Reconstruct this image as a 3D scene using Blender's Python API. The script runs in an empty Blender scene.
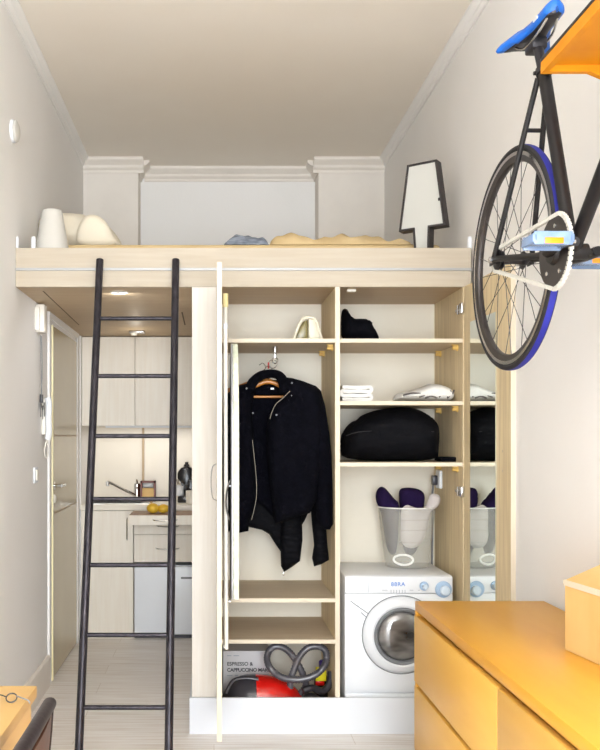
import bpy, bmesh, math, random
from math import sin, cos, pi, radians, sqrt
from mathutils import Vector, Matrix, noise
from mathutils.geometry import delaunay_2d_cdt

random.seed(7)
S = bpy.context.scene
COL = S.collection
F = 861.0            # focal length in pixels of the 600 wide frame
EYE = 1.353

# ------------------------------------------------------------------ camera
cd = bpy.data.cameras.new('camera')
cd.sensor_fit = 'HORIZONTAL'
cd.sensor_width = 36.0
cd.lens = F / 600 * 36.0
cd.shift_x = (300 - 214) / 600
cd.shift_y = (438 - 375) / 600 + 0.0
cd.clip_start = 0.05
cam = bpy.data.objects.new('camera', cd)
COL.objects.link(cam)
cam.location = (0, 0, EYE)
cam.rotation_euler = (pi / 2, 0, 0)
S.camera = cam

# ------------------------------------------------------------------ world, light, exposure
w = bpy.data.worlds.new('world')
S.world = w
w.use_nodes = True
w.node_tree.nodes['Background'].inputs[0].default_value = (0.85, 0.93, 1.0, 1)
w.node_tree.nodes['Background'].inputs[1].default_value = 1.0
S.view_settings.view_transform = 'Standard'
S.view_settings.look = 'None'
S.view_settings.gamma = 1
S.view_settings.use_curve_mapping = False
S.view_settings.exposure = 0.20

def area(name, loc, target, sx, sy, power, color):
    l = bpy.data.lights.new(name, 'AREA')
    l.shape = 'RECTANGLE'
    l.size, l.size_y = sx, sy
    l.energy = power
    l.color = color
    o = bpy.data.objects.new(name, l)
    COL.objects.link(o)
    o.location = loc
    o.rotation_euler = (Vector(target) - Vector(loc)).to_track_quat('-Z', 'Y').to_euler()
    return o

# daylight through the tall window of the rear wall, behind the camera
area('window_daylight', (0.135, -2.66, 1.5), (0.135, 3.0, 1.5), 1.85, 2.6, 250, (0.86, 0.93, 1.0))
# added ceiling fill behind the camera, with an invented tray built further down
area('ceiling_fill', (0.1, -0.35, 2.93), (0.1, -0.35, 3.29), 1.1, 0.34, 26, (0.97, 0.98, 1.0))

# ------------------------------------------------------------------ materials
def lin(c):
    c = c / 255.0
    return c / 12.92 if c <= 0.04045 else ((c + 0.055) / 1.055) ** 2.4

def rgb(t):
    return (lin(t[0]), lin(t[1]), lin(t[2]), 1)

def mat(name, col, rough=0.5, metal=0.0, col2=None, scale=(1, 1, 1), nscale=6.0, detail=3.0,
        bump=0.0, bscale=None, spec=0.5, trans=0.0, alpha=1.0, emit=None, estr=0.0, sheen=0.0, coat=0.0, pos=(0.35, 0.65)):
    m = bpy.data.materials.new(name)
    m.use_nodes = True
    nt = m.node_tree
    b = nt.nodes['Principled BSDF']
    b.inputs['Base Color'].default_value = rgb(col)
    b.inputs['Roughness'].default_value = rough
    b.inputs['Metallic'].default_value = metal
    b.inputs['Specular IOR Level'].default_value = spec
    b.inputs['Transmission Weight'].default_value = trans
    b.inputs['Alpha'].default_value = alpha
    b.inputs['Sheen Weight'].default_value = sheen
    b.inputs['Coat Weight'].default_value = coat
    if emit:
        b.inputs['Emission Color'].default_value = rgb(emit)
        b.inputs['Emission Strength'].default_value = estr
    tc = nt.nodes.new('ShaderNodeTexCoord')
    mp = nt.nodes.new('ShaderNodeMapping')
    mp.inputs['Scale'].default_value = scale
    nt.links.new(tc.outputs['Object'], mp.inputs['Vector'])
    n = nt.nodes.new('ShaderNodeTexNoise')
    n.inputs['Scale'].default_value = nscale
    n.inputs['Detail'].default_value = detail
    nt.links.new(mp.outputs['Vector'], n.inputs['Vector'])
    r = nt.nodes.new('ShaderNodeValToRGB')
    c2 = col2 if col2 else tuple(max(0, v - 4) for v in col)
    r.color_ramp.elements[0].color = rgb(c2)
    r.color_ramp.elements[1].color = rgb(col)
    r.color_ramp.elements[0].position, r.color_ramp.elements[1].position = pos
    nt.links.new(n.outputs['Fac'], r.inputs['Fac'])
    nt.links.new(r.outputs['Color'], b.inputs['Base Color'])
    if bump > 0:
        n2 = nt.nodes.new('ShaderNodeTexNoise')
        n2.inputs['Scale'].default_value = bscale if bscale else nscale * 6
        n2.inputs['Detail'].default_value = 4
        nt.links.new(mp.outputs['Vector'], n2.inputs['Vector'])
        bp = nt.nodes.new('ShaderNodeBump')
        bp.inputs['Strength'].default_value = bump
        bp.inputs['Distance'].default_value = 0.01
        nt.links.new(n2.outputs['Fac'], bp.inputs['Height'])
        nt.links.new(bp.outputs['Normal'], b.inputs['Normal'])
    return m

M = {}
M['wall'] = mat('wall_plaster', (248, 245, 242), 0.9, col2=(245, 242, 238), nscale=1.5, bump=0.06, bscale=60, spec=0.2)
M['ceiling'] = mat('ceiling_plaster', (250, 242, 230), 0.95, col2=(247, 238, 225), nscale=1.2, bump=0.04, bscale=50, spec=0.2)
M['plaster'] = mat('moulding_plaster', (242, 234, 224), 0.85, spec=0.2)
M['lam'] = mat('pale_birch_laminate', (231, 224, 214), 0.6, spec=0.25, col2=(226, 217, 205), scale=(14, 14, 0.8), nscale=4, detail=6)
M['lamshaded'] = mat('shaded_birch_laminate', (236, 216, 176), 0.6, spec=0.25, col2=(217, 195, 156), scale=(14, 14, 0.8), nscale=4, detail=6)  # birch laminate with the shade of the inner panels mixed into its colour
M['lamh'] = mat('pale_birch_laminate_horizontal', (212, 194, 168), 0.6, spec=0.25, col2=(204, 184, 156), scale=(0.8, 14, 14), nscale=4, detail=6)
M['fascia'] = mat('loft_fascia_laminate', (192, 181, 164), 0.6, spec=0.25, col2=(186, 173, 154), scale=(0.8, 14, 14), nscale=4, detail=6)
M['edge'] = mat('birch_edge_band', (222, 209, 186), 0.5, col2=(216, 202, 178), nscale=3)
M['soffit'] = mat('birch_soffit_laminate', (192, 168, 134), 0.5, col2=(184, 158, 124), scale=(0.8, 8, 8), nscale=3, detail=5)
M['back'] = mat('white_backboard', (240, 232, 216), 0.6, col2=(236, 227, 209), nscale=2)
M['white'] = mat('white_lacquer', (238, 240, 243), 0.35, col2=(235, 237, 241), nscale=2)
M['plinth'] = mat('white_plinth_paint', (226, 228, 232), 0.5, col2=(222, 224, 229), nscale=2)
M['floor'] = None
M['birch'] = mat('golden_birch_veneer', (230, 172, 66), 0.35, col2=(221, 158, 50), scale=(3, 0.5, 3), nscale=2.2, detail=6, bump=0.02, bscale=25, spec=0.35)
M['birchdoor'] = mat('golden_birch_drawer_veneer', (236, 186, 92), 0.4, spec=0.35, col2=(228, 174, 76), scale=(3, 0.6, 3), nscale=2.4, detail=6)
M['birchbox'] = mat('light_birch_box', (226, 188, 124), 0.5, spec=0.3, col2=(219, 178, 112), scale=(3, 3, 1), nscale=3)
M['table'] = mat('light_birch_table', (232, 192, 124), 0.4, col2=(224, 181, 110), scale=(4, 0.6, 4), nscale=2)
M['shelfwood'] = mat('bright_orange_pine', (226, 148, 20), 0.5, spec=0.3, col2=(218, 136, 12), scale=(1, 4, 4), nscale=3)
M['black'] = mat('satin_black_metal', (38, 36, 40), 0.42, metal=0.3, col2=(56, 53, 58), nscale=9)
M['steelblack'] = mat('worn_black_steel_tube', (62, 58, 64), 0.38, metal=0.6, col2=(40, 38, 44), scale=(6, 6, 1), nscale=8, detail=5, bump=0.03)
M['steelbare'] = mat('scuffed_steel', (150, 147, 148), 0.4, metal=0.8, col2=(70, 67, 72), scale=(12, 12, 12), nscale=3, pos=(0.45, 0.6))
M['frame'] = mat('black_bicycle_paint', (20, 18, 20), 0.45, col2=(26, 23, 24), nscale=3, spec=0.35)
M['rubber'] = mat('black_rubber', (36, 34, 36), 0.75, nscale=10)
M['blue'] = mat('blue_saddle_cover', (28, 110, 208), 0.42, col2=(24, 100, 198), nscale=4)
M['bluetread'] = mat('blue_tyre_tread', (36, 40, 150), 0.65, col2=(30, 34, 136), nscale=8)
M['silver'] = mat('polished_aluminium', (205, 205, 206), 0.22, metal=1.0, nscale=4)
M['chrome'] = mat('chrome', (215, 215, 215), 0.12, metal=1.0, nscale=4)
M['chain'] = mat('white_chain', (214, 210, 200), 0.45, nscale=8)
M['rim'] = mat('dark_rim', (62, 56, 54), 0.35, col2=(52, 47, 46), metal=0.3, nscale=5)
M['pedal'] = mat('pale_blue_translucent_plastic', (172, 198, 232), 0.15, trans=0.5, nscale=20, col2=(140, 172, 222))
M['amber'] = mat('amber_reflector', (232, 140, 10), 0.3, nscale=6)
M['mirror'] = mat('mirror_glass', (228, 234, 230), 0.02, metal=1.0, col2=(228, 234, 230))
M['mirrorframe'] = mat('dark_lamp_frame', (52, 46, 46), 0.45, nscale=5)
M['wool'] = mat('black_wool', (9, 9, 17), 0.95, col2=(5, 5, 11), nscale=30, bump=0.5, bscale=110, spec=0.08)
M['nylon'] = mat('black_quilted_nylon', (8, 8, 13), 0.75, col2=(5, 5, 9), nscale=10, bump=0.4, bscale=40, spec=0.12)
M['darkcloth'] = mat('near_black_cloth', (10, 10, 16), 0.95, nscale=12, bump=0.3, bscale=40, spec=0.1)
M['zip'] = mat('brass_zip', (120, 112, 98), 0.4, metal=0.5, nscale=20)
M['hangwood'] = mat('orange_varnished_wood', (196, 126, 40), 0.35, col2=(180, 108, 28), nscale=5)
M['purple'] = mat('dark_purple_cloth', (42, 28, 66), 0.9, col2=(32, 20, 54), nscale=10, bump=0.2, bscale=40, spec=0.1)
M['greycloth'] = mat('pale_grey_cloth', (206, 198, 194), 0.95, col2=(190, 182, 180), nscale=8, bump=0.2, bscale=40, spec=0.1)
M['towel'] = mat('white_terry', (240, 238, 234), 0.95, col2=(230, 227, 222), nscale=20, bump=0.4, bscale=150, spec=0.1)
M['foldline'] = mat('dark_grey_fold_line', (104, 98, 94), 0.95, nscale=20, spec=0.1)  # dark grey lines laid along the folds of the sheets
M['bedsheet'] = mat('tan_bed_cover', (222, 196, 150), 0.9, col2=(212, 184, 136), nscale=5, bump=0.1, spec=0.1)
M['pillow'] = mat('cream_pillow_cotton', (232, 222, 202), 0.9, col2=(226, 215, 194), nscale=5, bump=0.1, bscale=20, spec=0.1)
M['striped'] = mat('blue_grey_knit', (150, 156, 166), 0.95, col2=(104, 110, 122), scale=(3, 1, 14), nscale=8, spec=0.1)
M['shade'] = mat('white_lamp_shade', (212, 208, 200), 0.6, nscale=3)
M['iron'] = mat('cream_iron_plastic', (226, 219, 198), 0.4, nscale=4)
M['ironolive'] = mat('olive_iron_panel', (150, 138, 88), 0.25, col2=(120, 110, 62), nscale=14)
M['ironcover'] = mat('ironing_board_cover', (236, 234, 216), 0.9, col2=(206, 212, 186), nscale=40, detail=2, spec=0.1)
M['ytip'] = mat('cream_yellow_plastic_tip', (236, 220, 160), 0.5, nscale=4)
M['peg'] = mat('yellow_pine_peg', (226, 188, 104), 0.5, nscale=6)
M['basket'] = mat('translucent_white_plastic', (236, 234, 224), 0.35, alpha=0.2, nscale=3)
M['basketring'] = mat('white_basket_ring', (244, 243, 238), 0.35, nscale=3)
M['dial'] = mat('pale_blue_dial', (172, 198, 226), 0.35, col2=(160, 188, 220), nscale=6)
M['dialpale'] = mat('whitish_blue_knob', (214, 228, 242), 0.3, nscale=6)
M['print'] = mat('blue_print', (112, 152, 216), 0.5, nscale=6)
M['greyprint'] = mat('grey_print', (168, 172, 180), 0.5, nscale=6)
M['glassdark'] = mat('dark_washer_glass', (38, 38, 40), 0.06, col2=(120, 118, 116), nscale=7, detail=2, spec=0.9, coat=1.0, scale=(1, 1, 2.2), pos=(0.45, 0.72))
M['grey'] = mat('grey_plastic', (128, 130, 134), 0.4, nscale=5)
M['darkgrey'] = mat('dark_grey_plastic', (62, 60, 66), 0.3, nscale=5, col2=(52, 50, 56))
M['red'] = mat('glossy_red_plastic', (214, 26, 18), 0.18, nscale=3, coat=0.5, col2=(204, 20, 14))
M['hose'] = mat('grey_vacuum_hose', (92, 90, 96), 0.3, nscale=5, col2=(74, 72, 78), coat=0.3)
M['yellow'] = mat('yellow_label', (236, 220, 30), 0.5, nscale=3)
M['violet'] = mat('violet_label', (70, 52, 130), 0.5, nscale=3)
M['card'] = mat('pale_carton', (216, 212, 212), 0.6, nscale=3)
M['cardtext'] = mat('grey_carton_lettering', (44, 42, 46), 0.6, nscale=3)
M['door'] = mat('cream_gloss_door', (196, 180, 146), 0.22, col2=(190, 174, 140), nscale=2)
M['dooredge'] = mat('lit_door_edge', (250, 240, 196), 0.4, nscale=2)  # bright colour stands for the light caught by the door's edge
M['ivory'] = mat('ivory_plastic', (240, 234, 222), 0.4, nscale=3)
M['kitchen'] = mat('cream_cabinet_laminate', (246, 238, 224), 0.4, col2=(241, 231, 215), scale=(12, 12, 0.8), nscale=4, detail=5)
M['splash'] = mat('cream_backsplash', (236, 226, 208), 0.3, col2=(232, 221, 202), nscale=2)
M['worktop'] = mat('pale_worktop', (240, 232, 216), 0.3, nscale=8)
M['brownboard'] = mat('brown_wood_board', (150, 112, 76), 0.4, col2=(130, 94, 60), scale=(1, 6, 6), nscale=5)
M['fridge'] = mat('cool_white_enamel', (244, 247, 252), 0.3, nscale=2)
M['lemon'] = mat('yellow_fruit_skin', (238, 196, 62), 0.5, col2=(228, 178, 44), nscale=12, bump=0.15, bscale=90)
M['coffee'] = mat('black_coffee_machine_plastic', (22, 20, 24), 0.2, nscale=4)
M['redwood'] = mat('reddish_brown_wood', (112, 50, 34), 0.4, nscale=5)
M['leather'] = mat('dark_brown_leather', (32, 21, 28), 0.4, col2=(26, 17, 22), nscale=8, bump=0.1)
M['brownseat'] = mat('brown_leather_panel', (92, 52, 28), 0.4, col2=(64, 36, 22), nscale=5, bump=0.1)
M['darkwood'] = mat('dark_wood_leg', (56, 40, 38), 0.4, nscale=5)
M['gap'] = mat('dark_joint', (96, 80, 62), 0.9, nscale=5)
M['glass'] = mat('window_glass', (235, 242, 246), 0.05, trans=1.0, nscale=2)
M['alu'] = mat('brushed_aluminium_rail', (172, 172, 172), 0.5, metal=0.3, nscale=5)
M['red2'] = mat('red_key_tag', (196, 48, 36), 0.5, nscale=5)

def floor_material():
    m = bpy.data.materials.new('pale_oak_planks')
    m.use_nodes = True
    nt = m.node_tree
    b = nt.nodes['Principled BSDF']
    tc = nt.nodes.new('ShaderNodeTexCoord')
    br = nt.nodes.new('ShaderNodeTexBrick')
    br.inputs['Scale'].default_value = 1.0
    br.inputs['Brick Width'].default_value = 1.25
    br.inputs['Row Height'].default_value = 0.19
    br.inputs['Mortar Size'].default_value = 0.0015
    br.inputs['Color1'].default_value = rgb((246, 241, 236))
    br.inputs['Color2'].default_value = rgb((239, 232, 225))
    br.inputs['Mortar'].default_value = rgb((216, 204, 192))
    nt.links.new(tc.outputs['Object'], br.inputs['Vector'])
    mp = nt.nodes.new('ShaderNodeMapping')
    mp.inputs['Scale'].default_value = (1.2, 22, 1)
    nt.links.new(tc.outputs['Object'], mp.inputs['Vector'])
    n = nt.nodes.new('ShaderNodeTexNoise')
    n.inputs['Scale'].default_value = 2.5
    n.inputs['Detail'].default_value = 7
    nt.links.new(mp.outputs['Vector'], n.inputs['Vector'])
    r = nt.nodes.new('ShaderNodeValToRGB')
    r.color_ramp.elements[0].color = rgb((218, 206, 194))
    r.color_ramp.elements[0].position = 0.3
    r.color_ramp.elements[1].color = (1, 1, 1, 1)
    r.color_ramp.elements[1].position = 0.62
    nt.links.new(n.outputs['Fac'], r.inputs['Fac'])
    mx = nt.nodes.new('ShaderNodeMix')
    mx.data_type = 'RGBA'
    mx.blend_type = 'MULTIPLY'
    mx.inputs['Factor'].default_value = 0.6
    nt.links.new(br.outputs['Color'], mx.inputs[6])
    nt.links.new(r.outputs['Color'], mx.inputs[7])
    nt.links.new(mx.outputs[2], b.inputs['Base Color'])
    b.inputs['Roughness'].default_value = 0.42
    return m
M['floor'] = floor_material()

# ------------------------------------------------------------------ helpers
WM = {}

def W(px, py, Y):
    """a measured direction and a distance give a point of the room"""
    return Vector(((px - 214) / F * Y, Y, EYE - (py - 438) / F * Y))

def nb():
    return bmesh.new()

def box(bm, x0, x1, y0, y1, z0, z1, bev=0.0, seg=2, mtx=None):
    g = bmesh.ops.create_cube(bm, size=1)
    vs = g['verts']
    for v in vs:
        v.co = Vector(((x0 + x1) / 2 + v.co.x * (x1 - x0), (y0 + y1) / 2 + v.co.y * (y1 - y0), (z0 + z1) / 2 + v.co.z * (z1 - z0)))
        if mtx:
            v.co = mtx @ v.co
    if bev > 0:
        es = list({e for v in vs for e in v.link_edges})
        bmesh.ops.bevel(bm, geom=es, offset=bev, segments=seg, affect='EDGES', profile=0.5)
    return bm

def rings(bm, rs, closed_ring=True, cap=True, closed_path=False):
    prev = None
    first = None
    for r in rs:
        vs = [bm.verts.new(p) for p in r]
        if first is None:
            first = vs
        if prev:
            n = len(vs)
            for i in range(n if closed_ring else n - 1):
                j = (i + 1) % n
                bm.faces.new((prev[i], prev[j], vs[j], vs[i]))
        prev = vs
    if closed_path:
        n = len(first)
        for i in range(n):
            j = (i + 1) % n
            bm.faces.new((prev[i], prev[j], first[j], first[i]))
    elif cap and closed_ring:
        bm.faces.new(list(reversed(first)))
        bm.faces.new(prev)
    return bm

def smoothpath(pts, sub=6, closed=False):
    pts = [Vector(p) for p in pts]
    n = len(pts)
    out = []
    rng = n if closed else n - 1
    for i in range(rng):
        p0 = pts[(i - 1) % n] if closed or i > 0 else pts[0]
        p1 = pts[i]
        p2 = pts[(i + 1) % n]
        p3 = pts[(i + 2) % n] if closed or i + 2 < n else pts[-1]
        for k in range(sub):
            t = k / sub
            out.append(0.5 * ((2 * p1) + (p2 - p0) * t + (2 * p0 - 5 * p1 + 4 * p2 - p3) * t * t + (3 * p1 - p0 - 3 * p2 + p3) * t ** 3))
    if not closed:
        out.append(pts[-1])
    return out

def tube(bm, pts, r, n=10, closed=False, flat=1.0, up=None):
    pts = [Vector(p) for p in pts]
    m = len(pts)
    rr = r if isinstance(r, (list, tuple)) else [r] * m
    t0 = (pts[1] - pts[0]).normalized()
    nrm = Vector(up) if up else (Vector((0, 0, 1)) if abs(t0.z) < 0.9 else Vector((1, 0, 0)))
    rs = []
    for i in range(m):
        if closed:
            t = (pts[(i + 1) % m] - pts[i - 1]).normalized()
        else:
            t = (pts[min(i + 1, m - 1)] - pts[max(i - 1, 0)]).normalized()
        nrm = (nrm - t * nrm.dot(t))
        nrm = nrm.normalized() if nrm.length > 1e-6 else t.orthogonal().normalized()
        b = t.cross(nrm)
        rs.append([pts[i] + nrm * cos(2 * pi * k / n) * rr[i] * flat + b * sin(2 * pi * k / n) * rr[i] for k in range(n)])
    return rings(bm, rs, closed_path=closed)

def cyl(bm, a, b, r0, r1=None, n=16):
    r1 = r0 if r1 is None else r1
    return tube(bm, [a, b], [r0, r1], n)

def lathe(bm, prof, c=(0, 0, 0), axis='Z', n=32, sx=1.0, sy=1.0, mtx=None, hollow=False):
    if hollow:      # a closed profile turned round the axis: a ring with a hole
        c = Vector(c)
        rs = []
        for k in range(n):
            a = 2 * pi * k / n
            rs.append([c + (Vector((r * cos(a) * sx, r * sin(a) * sy, h)) if axis == 'Z' else Vector((r * cos(a) * sx, h, r * sin(a) * sy)) if axis == 'Y' else Vector((h, r * cos(a) * sx, r * sin(a) * sy))) for r, h in prof])
        return rings(bm, rs, closed_path=True)
    rs = []
    c = Vector(c)
    for (r, h) in prof:
        ring = []
        r = max(r, 1e-4)
        for k in range(n):
            a = 2 * pi * k / n
            if axis == 'Z':
                p = Vector((r * cos(a) * sx, r * sin(a) * sy, h))
            elif axis == 'Y':
                p = Vector((r * cos(a) * sx, h, r * sin(a) * sy))
            else:
                p = Vector((h, r * cos(a) * sx, r * sin(a) * sy))
            p = c + p
            ring.append(mtx @ p if mtx else p)
        rs.append(ring)
    return rings(bm, rs)

def prism(bm, poly, d0, d1, axis='Y', bev=0.0):
    def P(a, b, d):
        return {'Y': Vector((a, d, b)), 'X': Vector((d, a, b)), 'Z': Vector((a, b, d))}[axis]
    va = [bm.verts.new(P(a, b, d0)) for a, b in poly]
    vb = [bm.verts.new(P(a, b, d1)) for a, b in poly]
    bm.faces.new(va)
    bm.faces.new(list(reversed(vb)))
    n = len(poly)
    for i in range(n):
        j = (i + 1) % n
        bm.faces.new((va[i], vb[i], vb[j], va[j]))
    if bev > 0:
        es = list({e for v in va + vb for e in v.link_edges})
        bmesh.ops.bevel(bm, geom=es, offset=bev, segments=2, affect='EDGES', profile=0.5)
    return bm

def ellipsoid(bm, c, rx, ry, rz, n=20, m=12, amp=0.0, freq=8.0, seed=0.0):
    rs = []
    c = Vector(c)
    for i in range(m + 1):
        ph = -pi / 2 + pi * i / m
        ph = max(-pi / 2 + 0.02, min(pi / 2 - 0.02, ph))
        ring = []
        for k in range(n):
            a = 2 * pi * k / n
            d = Vector((cos(ph) * cos(a) * rx, cos(ph) * sin(a) * ry, sin(ph) * rz))
            if amp:
                d *= 1 + amp * noise.noise(Vector((d.x, d.y, d.z)) * freq + Vector((seed, 0, 0)))
            ring.append(c + d)
        rs.append(ring)
    return rings(bm, rs)

def inflate(bm, poly, Y, T, R, step=0.012, fold=0.0, fdir=(9, 3), quilt=0.0, qf=60, seed=0.0, sharp=2.0, back=1.0, rnd=0):
    """a soft thing: poly is a list of (x, z); thickness grows from the rim inwards"""
    for _ in range(rnd):
        q = []
        for i in range(len(poly)):
            a, b = Vector(poly[i]), Vector(poly[(i + 1) % len(poly)])
            q += [a.lerp(b, .25), a.lerp(b, .75)]
        poly = q
    pts = []
    n = len(poly)
    for i in range(n):
        a, b = Vector(poly[i]), Vector(poly[(i + 1) % n])
        k = max(1, int((b - a).length / step))
        for j in range(k):
            pts.append(a.lerp(b, j / k))
    nbd = len(pts)
    def dist(p):
        best = 9
        for i in range(n):
            a, b = Vector(poly[i]), Vector(poly[(i + 1) % n])
            ab = b - a
            t = max(0, min(1, (p - a).dot(ab) / max(ab.length_squared, 1e-12)))
            best = min(best, (p - (a + ab * t)).length)
        return best
    def inside(p):
        c = False
        for i in range(n):
            (x1, y1), (x2, y2) = poly[i], poly[(i + 1) % n]
            if (y1 > p.y) != (y2 > p.y) and p.x < (x2 - x1) * (p.y - y1) / (y2 - y1) + x1:
                c = not c
        return c
    xs = [p[0] for p in poly]; zs = [p[1] for p in poly]
    x = min(xs)
    inner = []
    row = 0
    z = min(zs)
    while z < max(zs):
        x = min(xs) + (step / 2 if row % 2 else 0)
        while x < max(xs):
            p = Vector((x, z))
            if inside(p) and dist(p) > step * 0.35:
                inner.append(p)
            x += step
        z += step * 0.87
        row += 1
    allp = pts + inner
    edges = [(i, (i + 1) % nbd) for i in range(nbd)]
    vc, ec, fc, *_ = delaunay_2d_cdt([Vector(p) for p in allp], edges, [], 1, 1e-6)
    front, rear = [], []
    for p in vc:
        d = dist(p)
        if d < 1e-4:
            t = 0.0
        else:
            u = min(d / R, 1)
            t = T / 2 * (1 - (1 - u) ** sharp) ** (1 / sharp)
        tt = t
        if fold and t > 0:
            tt += fold * min(1, d / (R * 0.5)) * (noise.noise(Vector((p.x * fdir[0] + seed, p.y * fdir[1], seed))) + 0.5 * noise.noise(Vector((p.x * fdir[0] * 2.3, p.y * fdir[1] * 2.3 + seed, 3))))
        if quilt and t > 0:
            tt -= quilt * min(1, d / (R * 0.5)) * (1 - abs(sin(p.y * qf + 0.7 * noise.noise(Vector((p.x * 6, p.y * 6, seed))))) ** 0.5)
        fv = bm.verts.new((p.x, Y - max(tt, 0), p.y))
        front.append(fv)
        rear.append(fv if t == 0 else bm.verts.new((p.x, Y + max(t, 0) * back, p.y)))
    for f in fc:
        try:
            bm.faces.new([front[i] for i in reversed(f)])
        except ValueError:
            pass
        try:
            if not all(front[i] is rear[i] for i in f):
                bm.faces.new([rear[i] for i in f])
        except ValueError:
            pass
    return bm

def fin(bm, name, m, smooth, ang):
    bmesh.ops.recalc_face_normals(bm, faces=bm.faces[:])
    me = bpy.data.meshes.new(name)
    bm.to_mesh(me)
    bm.free()
    if smooth:
        me.shade_smooth()
        me.set_sharp_from_angle(angle=radians(ang))
    me.materials.append(M[m] if isinstance(m, str) else m)
    return me

def part(name, bm, m, parent=None, smooth=True, ang=35, local=False, label=None):
    """links one mesh object; world-space vertices are brought into the parent's space"""
    if parent is not None and not local:
        bm.transform(WM[parent.name].inverted())
    o = bpy.data.objects.new(name, fin(bm, name, m, smooth, ang))
    COL.objects.link(o)
    if parent is not None:
        o.parent = parent
        WM[o.name] = WM[parent.name]
    if label:
        o['label'] = label
    return o

def thing(name, loc, label, cat, group=None, rz=0.0):
    o = bpy.data.objects.new(name, None)
    o.empty_display_size = 0.1
    COL.objects.link(o)
    o.location = loc
    o.rotation_euler = (0, 0, rz)
    WM[o.name] = Matrix.Translation(Vector(loc)) @ Matrix.Rotation(rz, 4, 'Z')
    o['label'] = label
    o['category'] = cat
    if group:
        o['group'] = group
    return o

def solo(name, bm, m, label, cat, group=None, smooth=True, ang=35):
    vs = [v.co.copy() for v in bm.verts]
    c = Vector(((min(v.x for v in vs) + max(v.x for v in vs)) / 2, (min(v.y for v in vs) + max(v.y for v in vs)) / 2, min(v.z for v in vs)))
    bm.transform(Matrix.Translation(-c))
    o = bpy.data.objects.new(name, fin(bm, name, m, smooth, ang))
    COL.objects.link(o)
    o.location = c
    WM[o.name] = Matrix.Translation(c)
    o['label'] = label
    o['category'] = cat
    if group:
        o['group'] = group
    return o

def struct(name, bm, m, smooth=False, parent=None):
    o = part(name, bm, m, parent, smooth)
    if parent is None:
        o['kind'] = 'structure'
        WM[o.name] = Matrix.Identity(4)
    return o

def text(body, size, loc, rot, m, parent, name='lettering', depth=0.0006, align='LEFT', space=1.0):
    cu = bpy.data.curves.new('lettering_curve', 'FONT')
    cu.body = body
    cu.size = size
    cu.extrude = depth
    cu.offset = size * .018
    cu.align_x = align
    cu.space_character = space
    t = bpy.data.objects.new('lettering_tmp', cu)
    COL.objects.link(t)
    bpy.context.view_layer.update()
    me = bpy.data.meshes.new_from_object(t.evaluated_get(bpy.context.evaluated_depsgraph_get()))
    bpy.data.objects.remove(t)
    me.name = name
    me.materials.clear()
    me.materials.append(M[m])
    me.transform(Matrix.Translation(Vector(loc)) @ Matrix(rot).to_4x4())
    me.transform(WM[parent.name].inverted())
    o = bpy.data.objects.new(name, me)
    COL.objects.link(o)
    o.parent = parent
    WM[o.name] = WM[parent.name]
    return o
FRONT = ((1, 0, 0), (0, 0, -1), (0, 1, 0))     # text that faces -Y

# ------------------------------------------------------------------ the room
XL, XR, YB, YF, ZC = -0.91, 1.187, 6.2, -2.8, 3.29
struct('floor', box(nb(), XL - .12, XR + .12, YF - .1, YB + .1, -0.1, 0), 'floor')
struct('ceiling', box(nb(), XL - .12, XR + .12, YF - .1, YB + .1, ZC, ZC + .1), 'ceiling')
# the left wall has an opening for the entrance door
DY0, DY1, DZ = 4.755, 5.675, 2.01
b = nb()
box(b, XL - .12, XL, YF, DY0, 0, ZC)
box(b, XL - .12, XL, DY1, YB, 0, ZC)
box(b, XL - .12, XL, DY0, DY1, DZ, ZC)
struct('wall_left', b, 'wall')
struct('wall_right', box(nb(), XR, XR + .12, YF, YB, 0, ZC), 'wall')
struct('wall_back', box(nb(), XL - .12, XR + .12, YB, YB + .12, 0, ZC), 'wall')
b = nb()
wx0, wx1, wz0, wz1 = -0.8, 1.07, 0.1, 2.8
box(b, XL, wx0, YF - .12, YF, 0, ZC)
box(b, wx1, XR, YF - .12, YF, 0, ZC)
box(b, wx0, wx1, YF - .12, YF, wz1, ZC)
box(b, wx0, wx1, YF - .12, YF, 0, wz0)
struct('wall_rear', b, 'wall')
b = nb()
for xx in (wx0, (wx0 + wx1) / 2 - .03, wx1 - .06):
    box(b, xx, xx + .06, YF - .08, YF - .02, wz0, wz1)
for zz in (wz0, 1.9, wz1 - .06):
    box(b, wx0, wx1, YF - .08, YF - .02, zz, zz + .06)
win = struct('window_1', b, 'white')
part('window_glass', box(nb(), wx0, wx1, YF - .055, YF - .045, wz0, wz1), 'glass', win, smooth=False)

# cornices and pilasters up on the loft
def cornice_x(bm, x0, x1, y, z=ZC, k=1.0):
    prof = [(0, 0), (0.075, 0), (0.075, -0.018), (0.06, -0.03), (0.035, -0.045), (0.03, -0.062), (0.012, -0.075), (0.012, -0.092), (0, -0.092)]
    return prism(bm, [(y - a * k, z + c * k) for a, c in prof], x0, x1, axis='X')
def cornice_y(bm, y0, y1, x, s, z=ZC, k=1.0):
    prof = [(0, 0), (0.075, 0), (0.075, -0.018), (0.06, -0.03), (0.035, -0.045), (0.03, -0.062), (0.012, -0.075), (0.012, -0.092), (0, -0.092)]
    return prism(bm, [(x + s * a * k, z + c * k) for a, c in prof], y0, y1, axis='Y')
b = nb(); cornice_x(b, -0.50, 0.72, YB); struct('trim_1', b, 'plaster')
b = nb(); box(b, XL, -0.528, 6.0, YB, 2.1, ZC - .001); cornice_x(b, XL, -0.49, 6.0); cornice_y(b, 6.0, YB, -0.528, 1)
struct('trim_2', b, 'plaster')
b = nb(); box(b, 0.728, XR, 6.0, YB, 2.1, ZC - .001); cornice_x(b, 0.69, XR, 6.0); cornice_y(b, 6.0, YB, 0.728, -1)
struct('trim_3', b, 'plaster')
b = nb(); cornice_y(b, YF, 6.0, XR, -1, k=.6)
struct('trim_4', b, 'wall')
b = nb(); cornice_y(b, YF, 6.0, XL, 1, k=.6)
struct('trim_5', b, 'wall')
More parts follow.
